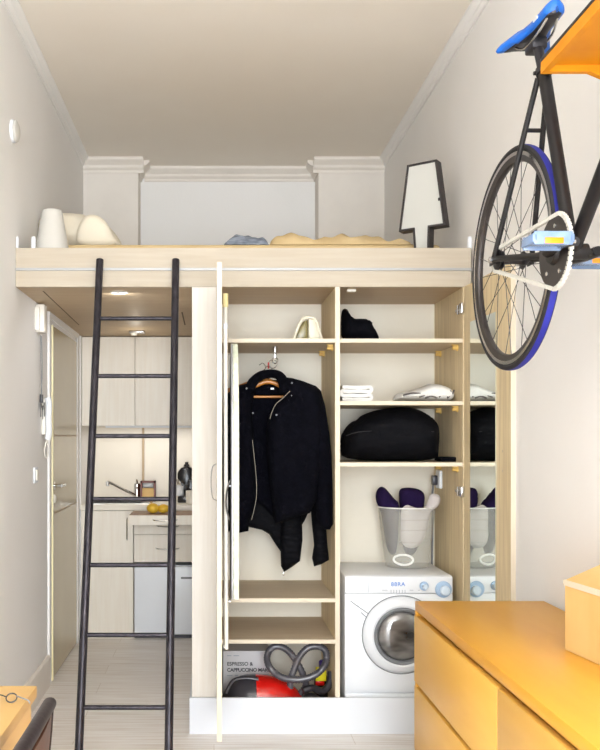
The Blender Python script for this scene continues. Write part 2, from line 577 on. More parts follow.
b = nb(); prism(b, [(XL, 0), (XL + .016, 0), (XL + .016, .158), (XL + .008, .168), (XL, .168)], YF, DY0 - .05, axis='Y')
struct('baseboard_left', b, 'plaster')
b = nb(); prism(b, [(XR, 0), (XR - .016, 0), (XR - .016, .158), (XR - .008, .168), (XR, .168)], YF, 3.3, axis='Y')
struct('baseboard_right', b, 'plaster')

# entrance door in the left wall
b = nb()
box(b, XL - .03, XL + .004, DY0 - .0, DY0 + .028, 0, DZ)
box(b, XL - .03, XL + .004, DY1 - .028, DY1, 0, DZ)
box(b, XL - .03, XL + .004, DY0, DY1, DZ - .028, DZ)
box(b, XL, XL + .012, DY0 - .05, DY0, 0, DZ - .0002)
box(b, XL, XL + .012, DY1, DY1 + .06, 0, DZ - .0002)
box(b, XL, XL + .012, DY0 - .05, DY1 + .06, DZ, DZ + .035)
struct('trim_6', b, 'wall')
leaf = nb()
box(leaf, XL - .03, XL + .010, DY0 + .03, DY1 - .03, 0.008, DZ - .03, bev=.002)
d1 = struct('door_1', leaf, 'door')
part('door_edge', box(nb(), XL - .025, XL + .018, DY0 + .018, DY0 + .03, 0.008, DZ - .03), 'dooredge', d1, smooth=False)
b = nb()
for z_ in (1.367, 0.93):
    box(b, XL + .010, XL + .0125, DY0 + .03, DY1 - .03, z_ - .004, z_ + .004)
part('door_line', b, 'soffit', d1, smooth=False)  # two thin tan strips across the door leaf
b = nb()
cyl(b, (XL + .01, 4.84, 1.085), (XL + .014, 4.84, 1.085), .026)
cyl(b, (XL + .012, 4.84, 1.085), (XL + .055, 4.84, 1.085), .009)
tube(b, smoothpath([(XL + .052, 4.835, 1.085), (XL + .055, 4.88, 1.085), (XL + .05, 4.96, 1.083)]), .009)
part('door_handle', b, 'chrome', d1)
b = nb()
lathe(b, [(.024, .0), (.024, .006), (.017, .012), (.0, .013)], (XL + .010, 4.835, 1.012), axis='X')
part('lock_rosette', b, 'ivory', d1)

t = thing('added_fill_tray', (0.1, -.35, 2.86), 'added white tray for the ceiling fill light behind the camera', 'lamp')  # made-up tray around the added ceiling fill
b = nb(); box(b, -.48, .68, -.55, -.15, 2.86, 2.868); box(b, -.48, .68, -.55, -.54, 2.868, 2.925); box(b, -.48, .68, -.16, -.15, 2.868, 2.925); box(b, -.48, -.47, -.54, -.16, 2.868, 2.925); box(b, .67, .68, -.54, -.16, 2.868, 2.925)
part('tray', b, 'white', t, smooth=False)
for x_ in (-.475, .675):
    b = nb(); cyl(b, (x_, -.35, 2.925), (x_, -.35, ZC - .001), .003, n=8); part('cable', b, 'grey', t)

# ------------------------------------------------------------------ the loft platform
CY = 3.95
ZT, ZU = 2.2245, 2.046
loft = thing('loft_platform', (0.13, 5.0, ZU), 'pale birch loft platform spanning the room above kitchen and wardrobe', 'loft platform')
part('fascia', box(nb(), XL + .001, 1.179, CY - .004, CY + .02, ZU, ZT, bev=.001), 'fascia', loft, smooth=False)
part('deck', box(nb(), XL + .001, XR - .001, CY + .021, 6.0, ZU + .02, ZT - .002), 'lamh', loft, smooth=False)
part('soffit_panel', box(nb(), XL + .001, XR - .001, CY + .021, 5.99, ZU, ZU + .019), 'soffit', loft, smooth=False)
b = nb()
box(b, XL + .002, 1.178, CY - .012, CY - .0045, 2.120, 2.131)
part('metal_rail', b, 'alu', loft, smooth=False, label='thin brushed metal rail along the platform front')
b = nb()
def seam(bm, a, c, wd=.005):
    a, c = Vector(a), Vector(c)
    d = (c - a).normalized(); n_ = Vector((-d.y, d.x, 0)) * wd / 2
    z_ = ZU - .0006
    v = [a + n_, c + n_, c - n_, a - n_]
    va = [bm.verts.new((p.x, p.y, z_)) for p in v]; vb = [bm.verts.new((p.x, p.y, z_ + .0012)) for p in v]
    bm.faces.new(va); bm.faces.new(vb[::-1])
    for i in range(4):
        bm.faces.new((va[i], vb[i], vb[(i + 1) % 4], va[(i + 1) % 4]))
def soff(px, py):
    y_ = (ZU - EYE) * F / (438 - py)
    return ((px - 214) / F * y_, y_, ZU)
seam(b, soff(43, 291), soff(79, 325), .006)
part('soffit_joint', b, 'gap', loft, smooth=False)
b = nb(); seam(b, soff(182, 312), soff(185, 325), .008)
part('soffit_joint', b, 'gap', loft, smooth=False)
# small ceiling spot under the loft
sp = soff(137, 331)
t = thing('ceiling_spotlight', (sp[0], sp[1], ZU - .03), 'small silver spotlight bar on the underside of the loft over the kitchen', 'light')
b = nb(); box(b, sp[0] - .05, sp[0] + .05, sp[1] - .035, sp[1] + .035, ZU - .014, ZU - .0005, bev=.004)
part('housing', b, 'silver', t)
b = nb(); cyl(b, (sp[0] - .02, sp[1], ZU - .014), (sp[0] - .02, sp[1], ZU - .028), .022, .018)
part('lamp_head', b, 'ivory', t)
l = bpy.data.lights.new('kitchen_fill', 'POINT'); l.energy = 0.5; l.shadow_soft_size = .03; l.color = (1, .93, .8)  # added kitchen fill beside the spotlight; the spotlight itself is unlit
lo = bpy.data.objects.new('kitchen_fill', l); COL.objects.link(lo); lo.location = (sp[0], sp[1] - .1, ZU - .12)

# recessed downlight in the underside near the loft edge
dx_, dy_ = (-.45, 4.09)
t = thing('recessed_downlight', (dx_, dy_, ZU - .004), 'faint round downlight set into the loft underside just behind the ladder top', 'light')
part('trim_ring', lathe(nb(), [(.036, -.003), (.045, -.002), (.045, -.0003), (.036, -.0003)], (dx_, dy_, ZU), n=36, hollow=True), 'ivory', t)
part('lens', lathe(nb(), [(.0, -.0025), (.0355, -.002), (.0355, -.0004), (.0, -.0004)], (dx_, dy_, ZU), n=36), 'shade', t)
lo = area('downlight_beam', (dx_, dy_, ZU - .012), (-.45, 5.75, .35), .07, .07, 1.6, (.96, .97, 1.0))
lo.data.shape = 'DISK'

# ------------------------------------------------------------------ wardrobe
WB = 4.46
wd = thing('wardrobe', (0.53, 4.2, 0), 'open pale birch wardrobe built in under the loft with shelves and two doors', 'wardrobe')
part('side_column', box(nb(), -.101, .012, CY + .0005, WB + .02, 0.165, ZU - .0005, bev=.001), 'lam', wd, smooth=False)
part('side_panel', box(nb(), .0125, .0315, CY + .001, WB, 0.0, ZU - .0005), 'lamshaded', wd, smooth=False)
part('side_panel', box(nb(), 1.142, 1.162, CY + .001, WB, 0.0, ZU - .0005), 'lamshaded', wd, smooth=False)
part('filler_strip', box(nb(), 1.1625, 1.185, CY + .001, CY + .02, 0.0, ZU - .0005), 'lam', wd, smooth=False)
part('divider', box(nb(), .556, .577, CY + .0, WB, 0.0, ZU - .0005), 'lamshaded', wd, smooth=False)
part('divider_edge', box(nb(), .5555, .5775, CY - .0025, CY - .0002, 0.166, ZU - .0005), 'edge', wd, smooth=False)
part('back_panel', box(nb(), .0, 1.165, WB + .001, WB + .018, 0.0, ZU - .0005), 'back', wd, smooth=False)
part('plinth', box(nb(), -.112, 1.16, CY - .016, CY - .0035, 0.0, .165, bev=.001), 'plinth', wd, smooth=False)
part('plinth', box(nb(), -.112, -.101, CY - .003, WB + .02, 0.0, .165, bev=.001), 'plinth', wd, smooth=False)
SA, SB, SCz = 1.809, .6166, .4275    # tops of the left shelves
R1, R2, R3 = 1.8095, 1.5225, 1.2406
def shelf(x0, x1, zt):
    s_ = part('shelf', box(nb(), x0, x1, CY + .004, WB, zt - .018, zt), 'lamh', wd, smooth=False)
    part('shelf_edge', box(nb(), x0, x1, CY + .0015, CY + .0038, zt - .018, zt), 'edge', s_, smooth=False)
for zt in (SA, SB, SCz):
    shelf(.032, .5555, zt)
for zt in (SA, R2, R3):
    shelf(.5775, 1.1415, zt)
R1 = SA
def peg(x, y, z, s):
    b = nb()
    tube(b, [(x, y, z), (x + s * .006, y, z), (x + s * .0061, y, z), (x + s * .026, y, z)], [.013, .013, .008, .008], 12)
    prism(b, [(x, z), (x + s * .028, z + .013), (x + s * .028, z + .0165), (x, z + .0165)], y - .009, y + .009, axis='Y')
    part('shelf_peg', b, 'peg', wd)
for zt in (SA, R2, R3):
    for y in (4.03, 4.33):
        peg(1.141, y, zt - .0355, -1)
for y in (4.03, 4.33):
    peg(.5552, y, SA - .0355, -1)
peg(.5552, 4.33, SB - .0355, -1)
# small catch under the top over the right bay
part('catch', box(nb(), .62, .66, 4.0, 4.03, ZU - .012, ZU - .001, bev=.002), 'ivory', wd)

# left door, open at a right angle, seen edge on
dl = nb(); box(dl, .012, .0305, 3.392, 3.944, .157, ZU - .0005, bev=.0008)
ld = part('door', dl, 'lam', wd, smooth=False, label='left wardrobe door standing open, seen edge on')
part('edge_band', box(nb(), .0115, .031, 3.3885, 3.3915, .157, ZU - .0005), 'edge', ld, smooth=False)
b = nb(); tube(b, smoothpath([(.012, 3.47, 1.25), (-.006, 3.47, 1.235), (-.012, 3.47, 1.175), (-.006, 3.47, 1.115), (.012, 3.47, 1.10)]), .0022, 8)
part('door_handle', b, 'silver', ld)
# right door, open a little more than a right angle, with a mirror inside
th = radians(2.4)
hinge = Vector((1.145, 3.945, 0))
dm = Matrix.Translation(hinge) @ Matrix.Rotation(th, 4, 'Z')
b = nb(); box(b, 0.0, .019, -.555, 0, .157, ZU - .0005, bev=.0008, mtx=dm)
rd = part('door', b, 'lamshaded', wd, smooth=False, label='right wardrobe door standing open with a mirror inside')
part('edge_band', box(nb(), -.0005, .0195, -.5585, -.5555, .157, ZU - .0005, mtx=dm), 'edge', rd, smooth=False)
part('door_mirror', box(nb(), -.005, -.0005, -.405, -.098, .36, 1.872, mtx=dm), 'mirror', rd, smooth=False)
b = nb(); tube(b, smoothpath([dm @ Vector(p) for p in [(.019, -.50, 1.25), (.034, -.50, 1.235), (.038, -.50, 1.175), (.034, -.50, 1.115), (.019, -.50, 1.10)]]), .0022, 8)
part('door_handle', b, 'silver', rd)
for hz in (1.945, 1.105, .45):
    b = nb()
    box(b, 1.128, 1.141, 3.965, 4.03, hz - .006, hz + .008, bev=.002)
    cyl(b, (1.130, 3.99, hz - .02), (1.130, 3.99, hz + .022), .006, n=10)
    cyl(b, (1.134, 3.965, hz - .012), (1.134, 3.965, hz + .012), .007, n=10)
    box(b, 1.1265, 1.142, 3.925, 3.962, hz - .022, hz + .026, bev=.003)
    part('hinge', b, 'silver', rd)
for hz in (1.30, 1.22):
    part('hole_cap', lathe(nb(), [(.006, 0), (.005, .0015), (0, .0016)], dm @ Vector((-.0005, -.47, hz)), axis='X', n=12), 'lamh', rd)

# ------------------------------------------------------------------ ladder
lad = thing('loft_ladder', (-.345, 3.25, 0), 'black steel tube ladder leaning against the loft edge in front of the kitchen', 'ladder')
slope = 3.30
Yt, Zt = 3.925, 2.165
def LY(z):
    return Yt - (Zt - z) / slope
for xs_ in (-.5205, -.1745):
    b = nb()
    cyl(b, (xs_, LY(0.012), 0.012), (xs_, LY(Zt), Zt), .0168, n=20)
    st = part('stile', b, 'steelblack', lad)
    b = nb(); cyl(b, (xs_, LY(0.0), 0.0), (xs_, LY(.03), .03), .0195, n=20)
    part('rubber_foot', b, 'rubber', st)
for py in (318.5, 376, 436, 499, 565, 635, 707.5):
    # find the height along the ladder that lies at this measured row
    lo_, hi_ = 0.0, 2.2
    for _ in range(50):
        mid = (lo_ + hi_) / 2
        if 438 - (mid - EYE) * F / LY(mid) > py:
            lo_ = mid
        else:
            hi_ = mid
    z = (lo_ + hi_) / 2
    b = nb(); cyl(b, (-.505, LY(z), z), (-.19, LY(z), z), .0095, n=14)
    part('rung', b, 'steelblack', lad)
# one more rung near the floor, below the picture
b = nb(); z = .03 + .02; cyl(b, (-.505, LY(z), z), (-.19, LY(z), z), .0095, n=14)

# ------------------------------------------------------------------ kitchen
KY = 5.8
def KX(px, Y=KY):
    return (px - 214) / F * Y
KR = .50                                   # how far the kitchen runs behind the wardrobe
struct('wall_kitchen', box(nb(), KR, KR + .08, WB + .03, YB, 0, ZU - .001), 'wall')
up0 = 5.85
def upper(x0, x1, label):
    t = thing('kitchen_wall_cabinet', ((x0 + x1) / 2, 6.0, 1.441), label, 'cabinet')
    part('body', box(nb(), x0 + .001, x1 - .001, up0 + .02, YB - .001, 1.441, ZU - .003), 'kitchen', t, smooth=False)
    part('door', box(nb(), x0 + .0015, x1 - .0015, up0, up0 + .018, 1.437, ZU - .006, bev=.001), 'kitchen', t, smooth=False)
x_a = (135 - 214) / F * up0
upper(XL + .012, x_a, 'cream kitchen wall cabinet at the left, above the sink')
upper(x_a, x_a + .52, 'cream kitchen wall cabinet right of the centre seam')
struct('trim_7', box(nb(), XL + .0, XL + .011, up0 - .03, YB, 0, ZU - .001), 'wall')
b = nb(); box(b, XL + .012, x_a + .02, YB - .012, YB - .001, .90, 1.437)
struct('trim_8', b, 'splash')
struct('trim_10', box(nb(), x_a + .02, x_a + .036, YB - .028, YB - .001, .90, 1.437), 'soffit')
b = nb(); box(b, x_a + .037, KR, YB - .02, YB - .001, .90, 1.437)
struct('trim_9', b, 'splash')
wt = thing('worktop', (-.2, 6.0, .865), 'long pale kitchen worktop with a steel sink under the wall cabinets', 'worktop')
sx0, sx1, sy0, sy1 = -.86, -.44, 5.88, 6.14
b = nb()
box(b, XL + .012, sx0, KY - .012, YB - .03, .866, .903)
box(b, sx1, KR - .001, KY - .012, YB - .03, .866, .903)
box(b, sx0, sx1, KY - .012, sy0, .866, .903)
box(b, sx0, sx1, sy1, YB - .03, .866, .903)
part('slab', b, 'worktop', wt, smooth=False)
b = nb()
box(b, sx0 - .015, sx0 + .004, sy0 - .015, sy1 + .015, .903, .908); box(b, sx1 - .004, sx1 + .015, sy0 - .015, sy1 + .015, .903, .908)
box(b, sx0, sx1, sy0 - .015, sy0 + .004, .903, .908); box(b, sx0, sx1, sy1 - .004, sy1 + .015, .903, .908)
box(b, sx0, sx1, sy0, sy1, .78, .785); box(b, sx0, sx0 + .003, sy0, sy1, .785, .905); box(b, sx1 - .003, sx1, sy0, sy1, .785, .905)
box(b, sx0, sx1, sy0, sy0 + .003, .785, .905); box(b, sx0, sx1, sy1 - .003, sy1, .785, .905)
part('sink', b, 'chrome', wt, smooth=False)
fy = 6.10
fc = W(135, 497, fy)
t = thing('kitchen_tap', (fc.x, fy + .055, .908), 'chrome mixer tap with a long slanting spout behind the sink', 'tap')
b = nb(); lathe(b, [(.028, .0), (.026, .006), (.022, .012), (.022, .10), (.024, .11), (.02, .125), (.0, .128)], (fc.x + .01, fy + .055, .903)); part('tap_body', b, 'chrome', t)
b = nb(); tube(b, smoothpath([(fc.x, fy + .04, .945), (fc.x - .07, fy - .02, .985), W(112, 483.5, fy - .08), W(107, 482, fy - .1)]), .0095); e_ = W(107.5, 482, fy - .1)
cyl(b, e_, e_ - Vector((0, 0, .028)), .012, .011)
part('spout', b, 'chrome', t)
b = nb(); tube(b, [(fc.x + .01, fy + .055, 1.03), (fc.x + .012, fy + .0, 1.055)], [.008, .006]); part('lever', b, 'chrome', t)
# base units
def handle(bm, x0, x1, y, z, vertical=False, L=.1):
    if vertical:
        tube(bm, smoothpath([(x0, y, z + L / 2), (x0, y - .022, z + L / 2 - .012), (x0, y - .026, z), (x0, y - .022, z - L / 2 + .012), (x0, y, z - L / 2)]), .0045, 8)
    else:
        xm = (x0 + x1) / 2
        tube(bm, smoothpath([(x0, y, z), (x0 + .012, y - .02, z - .003), (xm, y - .028, z - .006), (x1 - .012, y - .02, z - .003), (x1, y, z)]), .0045, 8)
    return bm
x_b = KX(133.5)
t = thing('kitchen_base_cabinet', ((XL + x_b) / 2, 6.0, 0), 'cream kitchen base cabinet under the sink with a vertical chrome handle', 'cabinet')
part('body', box(nb(), XL + .012, x_b - .002, KY + .02, YB - .03, 0.0, .75), 'kitchen', t, smooth=False)
dr_ = part('door', box(nb(), XL + .013, x_b - .003, KY, KY + .018, .03, .862, bev=.001), 'kitchen', t, smooth=False)
hx = KX(127.3)
part('door_handle', handle(nb(), hx, 0, KY, 1.353 - 91 * KY / F, True, .15), 'chrome', dr_)
x_c = KX(133.8); x_d = x_c + .58
t = thing('kitchen_drawer_unit', ((x_c + x_d) / 2, 6.0, .50), 'cream kitchen drawer unit with bow handles above the small white fridge', 'cabinet')
zb = EYE - 124.5 * KY / F
part('body', box(nb(), x_c, x_d, KY + .02, YB - .03, zb, .864), 'kitchen', t, smooth=False)
zmid = EYE - (534.5 - 438) * KY / F
d_ = part('drawer', box(nb(), x_c + .002, x_d - .002, KY, KY + .018, zb + .004, zmid - .002, bev=.001), 'kitchen', t, smooth=False)
part('drawer_handle', handle(nb(), KX(156), KX(179), KY, EYE - (548 - 438) * KY / F), 'chrome', d_)
d_ = part('drawer', box(nb(), x_c + .002, x_d - .002, KY, KY + .018, zmid + .003, .82, bev=.001), 'kitchen', t, smooth=False)
part('drawer_handle', handle(nb(), KX(157), KX(179), KY, EYE - (525.5 - 438) * KY / F), 'chrome', d_)
# pull-out board
PY0 = 5.48
zt_ = EYE - (515.5 - 438) * PY0 / F
pb = thing('pull_out_board', ((x_c + x_d) / 2, 5.7, zt_ - .03), 'brown topped pull-out kitchen board drawn out below the worktop', 'pull-out board')
part('front', box(nb(), KX(129, PY0), KX(129, PY0) + .62, PY0, PY0 + .02, zt_ - .062, zt_, bev=.002), 'kitchen', pb, smooth=False)
part('side', box(nb(), x_c, x_d, PY0 + .0205, KY - .014, zt_ - .055, zt_ - .012), 'kitchen', pb, smooth=False)
part('board_top', box(nb(), x_c, x_d, PY0 + .0205, KY - .014, zt_ - .0115, zt_ + .004), 'brownboard', pb, smooth=False)
part('handle', handle(nb(), KX(153, PY0), KX(177, PY0), PY0, zt_ - .026), 'chrome', pb)
# fruit
for i, (px, lb) in enumerate(((153, 'larger yellow lemon at the left on the pull-out board'), (163.5, 'yellow lemon at the right, beside the larger one'))):
    yy = PY0 + .12
    x = KX(px, yy)
    r_ = .034 if i == 0 else .031
    b = nb(); ellipsoid(b, (x, yy, zt_ + .004 + r_ * .96), r_ * 1.22, r_, r_ * .96, amp=.06, freq=30, seed=i)
    fr = solo('lemon', b, 'lemon', lb, 'lemon', 'lemons on the pull-out board')
    bt = nb(); lathe(bt, [(.010, -.004), (.006, .004), (.002, .009), (0, .010)], (x + r_ * 1.2, yy, zt_ + .004 + r_), axis='X', n=12)
    part('nub', bt, 'lemon', fr)
# fridge
fz1 = EYE - (566 - 438) * KY / F
t = thing('fridge', ((x_c + x_d) / 2, 6.0, 0), 'small white fridge under the kitchen drawers', 'fridge')
part('body', box(nb(), x_c + .003, x_d - .003, KY + .03, YB - .05, .025, fz1), 'fridge', t, smooth=False)
dr_ = part('door', box(nb(), x_c + .004, x_d - .004, KY - .008, KY + .028, .03, fz1 - .004, bev=.006), 'fridge', t)
part('door_handle', box(nb(), KX(181), KX(192), KY - .014, KY - .0085, fz1 - .085, fz1 - .072, bev=.002), 'grey', dr_)
part('kick_plate', box(nb(), x_c + .004, x_d - .004, KY + .03, KY + .04, 0, .024), 'darkgrey', t, smooth=False)

# small box in a dark wooden frame on the worktop
q = W(147, 500, 6.13)
t = thing('tea_box', (q.x, 6.12, .903), 'small reddish-brown framed box with a cream front beside the tap', 'box')
b = nb(); x0, x1 = KX(140.5, 6.1), KX(155.5, 6.1)
z0_, z1_ = .903, EYE - (481 - 438) * 6.1 / F
box(b, x0, x0 + .012, 6.09, 6.16, z0_, z1_); box(b, x1 - .012, x1, 6.09, 6.16, z0_, z1_); box(b, x0, x1, 6.09, 6.16, z0_, z0_ + .01); box(b, x0, x1, 6.09, 6.16, z1_ - .012, z1_)
part('frame', b, 'redwood', t, smooth=False)
part('front_card', box(nb(), x0 + .012, x1 - .012, 6.1, 6.14, z0_ + .01, z1_ - .05), 'birchbox', t, smooth=False)
part('latch_plate', box(nb(), x0 + .016, x1 - .016, 6.095, 6.11, z1_ - .046, z1_ - .014, bev=.003), 'alu', t)
# coffee machine, cup, canister
cy = 5.98
cz = .903
cxm = KX(185.5, cy)
t = thing('coffee_machine', (cxm, cy + .06, cz), 'black rounded coffee machine on the worktop beside the wardrobe column', 'coffee machine')
b = nb()
prism(b, [(cxm - .055, cz), (cxm + .065, cz), (cxm + .065, cz + .045), (cxm - .055, cz + .045)], cy, cy + .15, 'Y', bev=.008)
part('base', b, 'coffee', t)
b = nb(); prism(b, [(cxm + .012, cz + .0455), (cxm + .064, cz + .0455), (cxm + .064, cz + .16), (cxm + .012, cz + .16)], cy - .004, cy + .0295, 'Y', bev=.006); part('column', b, 'coffee', t)
b = nb()
prof = [(cxm - .01, cz + .046), (cxm + .065, cz + .046), (cxm + .072, cz + .17), (cxm + .06, cz + .225), (cxm + .02, cz + .255), (cxm - .03, cz + .245), (cxm - .058, cz + .21), (cxm - .058, cz + .16), (cxm - .02, cz + .14)]
prism(b, prof, cy + .03, cy + .15, 'Y', bev=.012)
part('body', b, 'coffee', t)
b = nb(); lathe(b, [(.022, 0), (.02, .012), (.012, .018), (.012, .03), (0, .032)], (cxm + .005, cy + .09, cz + .25), n=16); part('lid_knob', b, 'coffee', t)
b = nb(); cyl(b, (cxm - .04, cy + .06, cz + .125), (cxm - .04, cy + .06, cz + .16), .022, .026); part('spout', b, 'chrome', t)
b = nb(); ux = cxm - .043
lathe(b, [(.026, 0), (.032, .01), (.036, .07), (.033, .07), (.029, .012), (0, .01)], (ux, cy + .05, cz + .0465), n=24)
cup = solo('white_cup', b, 'white', 'white cup standing on the black coffee machine base', 'cup')
b = nb(); tube(b, smoothpath([(ux - .034, cy + .05, cz + .1), (ux - .055, cy + .05, cz + .09), (ux - .03, cy + .05, cz + .062)]), .004, 8); part('cup_handle', b, 'white', cup)
b = nb(); vx = KX(191, 5.9); lathe(b, [(.03, 0), (.034, .004), (.036, .085), (.033, .09), (.03, .085), (.028, .01), (0, .008)], (vx, 5.9, cz), n=28)
solo('white_canister', b, 'ivory', 'short white canister in front of the coffee machine, against the column', 'canister')

# added strip light, an unseen source that brightens the kitchen worktop
t = thing('added_strip_light', (-.3, 5.98, 1.42), 'added slim strip light under the kitchen wall cabinets that brightens the worktop', 'light')
part('housing', box(nb(), -.75, .2, 5.95, 5.99, 1.424, 1.4405), 'white', t, smooth=False)
area('worktop_fill', (-.3, 5.97, 1.42), (-.3, 6.0, .9), .9, .03, 1.3, (1, .97, .93))

# ------------------------------------------------------------------ left wall items
t = thing('junction_box', (XL + .02, 4.42, 1.893), 'ivory door chime box on the left wall under the loft', 'box')
b = nb(); box(b, XL + .0005, XL + .046, 4.385, 4.455, 1.893, 2.035, bev=.006); part('cover', b, 'ivory', t)
b = nb(); box(b, XL + .0005, XL + .024, 4.365, 4.384, 1.90, 2.02, bev=.003); part('side_plate', b, 'ivory', t)
t = thing('hanging_keys', (XL + .01, 4.5, 1.43), 'dark bunch of keys hanging on a cord beside the intercom', 'keys')
b = nb(); tube(b, smoothpath([(XL + .012, 4.46, 1.885), (XL + .012, 4.47, 1.72), (XL + .015, 4.475, 1.60), (XL + .012, 4.475, 1.575)]), .002, 6); tube(b, smoothpath([(XL + .012, 4.48, 1.885), (XL + .016, 4.483, 1.72), (XL + .012, 4.475, 1.575)]), .0018, 6); part('cord', b, 'grey', t)
b = nb(); box(b, XL + .008, XL + .02, 4.455, 4.495, 1.535, 1.58, bev=.004); part('key_fob', b, 'darkgrey', t)
for k, (dy, dz) in enumerate(((-.014, 0), (.004, -.012), (.018, .004))):
    b = nb(); lathe(b, [(.013, -.0015), (.013, .0015)], (XL + .014 + k * .005, 4.475 + dy, 1.522 + dz), axis='X', n=14)
    box(b, XL + .0125 + k * .005, XL + .0155 + k * .005, 4.471 + dy * 1.4, 4.479 + dy * 1.4, 1.462 + dz, 1.512 + dz)
    part('key', b, 'black', t)
t = thing('intercom', (XL + .02, 4.56, 1.36), 'white intercom handset with a looped cord on the left wall beside the door', 'intercom')
b = nb(); box(b, XL + .0005, XL + .022, 4.53, 4.60, 1.37, 1.56, bev=.006); part('wall_base', b, 'ivory', t)
b = nb(); tube(b, smoothpath([(XL + .034, 4.535, 1.565), (XL + .040, 4.535, 1.53), (XL + .038, 4.535, 1.455), (XL + .040, 4.535, 1.385), (XL + .034, 4.535, 1.345)], 5), .0165, 14)
part('handset', b, 'white', t)
b = nb(); tube(b, smoothpath([(XL + .03, 4.54, 1.345), (XL + .02, 4.52, 1.29), (XL + .025, 4.545, 1.245), (XL + .03, 4.575, 1.29), (XL + .02, 4.58, 1.37)]), .0035, 8); part('cord', b, 'ivory', t)
t = thing('light_switch', (XL, 4.37, 1.13), 'white light switch low on the left wall below the keys', 'switch')
b = nb(); box(b, XL + .0005, XL + .010, 4.33, 4.41, 1.125, 1.205, bev=.003); part('plate', b, 'white', t)
b = nb(); box(b, XL + .0102, XL + .018, 4.345, 4.395, 1.138, 1.192, bev=.003); part('rocker', b, 'ivory', t)
t = thing('wall_lamp', (XL, 3.9, 2.73), 'round white wall lamp cut by the left edge of the photo', 'lamp')
b = nb(); lathe(b, [(.05, 0), (.05, .012)], (XL + .0005, 3.88, 2.735), axis='X', n=28); part('wall_plate', b, 'white', t)
b = nb(); lathe(b, [(.046, .0125), (.05, .016), (.046, .024), (.03, .031), (0, .034)], (XL, 3.88, 2.735), axis='X', n=28); part('glass_dome', b, 'shade', t)

# ------------------------------------------------------------------ on the loft
def P2(pts, Y):
    return [((px - 214) / F * Y, EYE - (py - 438) / F * Y) for px, py in pts]
zD = ZT - .002
b = nb(); box(b, -.86, 1.12, 4.25, 5.95, ZT - .001, 2.310, bev=.02, seg=3)
solo('mattress', b, 'bedsheet', 'thin tan covered mattress lying on the loft platform', 'mattress')
# bed cover: rumpled sheet piled on the mattress
def heap(x0, x1, y0, y1, z0, h, nx=70, ny=26, seed=1.0, f=(5, 7), amp=.35, edge=.18):
    bm = nb()
    top = []
    for i in range(nx + 1):
        row = []
        for j in range(ny + 1):
            u, v = i / nx, j / ny
            e = min(1, min(u, 1 - u) / edge) ; e2 = min(1, min(v, 1 - v) / .3)
            e = (1 - (1 - e) ** 2) ** .5; e2 = (1 - (1 - e2) ** 2) ** .5
            x, y = x0 + (x1 - x0) * u, y0 + (y1 - y0) * v
            z = h * e * e2 * (1 - amp * .5 + amp * (noise.noise(Vector((x * f[0], y * f[1], seed))) + .5 * noise.noise(Vector((x * f[0] * 2.7, y * f[1] * 2, seed)))))
            row.append(bm.verts.new((x, y, z0 + max(z, .001))))
        top.append(row)
    for i in range(nx):
        for j in range(ny):
            bm.faces.new((top[i][j], top[i + 1][j], top[i + 1][j + 1], top[i][j + 1]))
    bot = {}
    loop = [(i, 0) for i in range(nx)] + [(nx, j) for j in range(ny)] + [(i, ny) for i in range(nx, 0, -1)] + [(0, j) for j in range(ny, 0, -1)]
    vb = [bm.verts.new((top[i][j].co.x, top[i][j].co.y, z0)) for i, j in loop]
    n = len(loop)
    for k in range(n):
        a, c = loop[k], loop[(k + 1) % n]
        bm.faces.new((top[a[0]][a[1]], vb[k], vb[(k + 1) % n], top[c[0]][c[1]]))
    bm.faces.new(vb)
    return bm
solo('folded_duvet', heap(.275, .985, 4.26, 4.85, 2.3105, .085, seed=4, amp=.5, f=(7, 5), edge=.08), 'bedsheet', 'rumpled tan duvet piled along the loft edge left of the lamp-shaped mirror', 'duvet')
b = heap(.05, .272, 4.26, 4.46, 2.3105, .072, nx=30, ny=14, seed=8, f=(12, 9), amp=.4, edge=.45)
solo('knitted_sweater', b, 'striped', 'small blue-grey knitted sweater lying crumpled at the loft edge', 'sweater')
pp = P2([(40, 247), (38, 228), (39, 212), (50, 207), (66, 206), (84, 208), (100, 213), (112, 222), (120, 233), (126, 247)], 4.48)
b = nb(); inflate(b, pp, 4.48, .26, .11, rnd=2, step=.015, fold=.015, fdir=(10, 7), seed=2)
pil = solo('pillow', b, 'pillow', 'large cream pillow propped on the left end of the loft', 'pillow')
pil.location.z = 2.3105
b = nb(); inflate(b, P2([(76, 247), (76, 232), (82, 218), (92, 214), (104, 219), (112, 232), (118, 247)], 4.30), 4.305, .07, .05, rnd=2, step=.012, fold=.006, seed=5)
o = solo('small_cushion', b, 'pillow', 'smaller cream cushion leaning on the large pillow', 'cushion')
o.location.z = 2.3105
lx = KX(52.5, 4.07)
t = thing('cone_table_lamp', (lx, 4.06, ZT), 'small white cone shaded lamp at the left end of the loft', 'lamp')
b = nb(); lathe(b, [(.084, 0.0), (.081, .004), (.048, .196), (.045, .2), (.04, .196), (.076, .006)], (lx, 4.06, zD + .001), n=40); part('lamp_shade', b, 'shade', t)
b = nb(); cyl(b, (lx, 4.06, zD + .0), (lx, 4.06, zD + .15), .012); part('stem', b, 'white', t)
for px_, lb in ((470.5, 'small white peg at the right end of the loft edge'), (16.5, 'small white peg at the far left end of the loft edge'), (33.5, 'small white peg just left of the cone lamp')):
    x = KX(px_, 3.975)
    b = nb(); lathe(b, [(.010, 0), (.011, .004), (.011, .048), (.008, .058), (0, .060)], (x if px_ < 400 else x - .004, 3.975, zD + .001), n=16)
    solo('edge_peg', b, 'white', lb, 'peg')

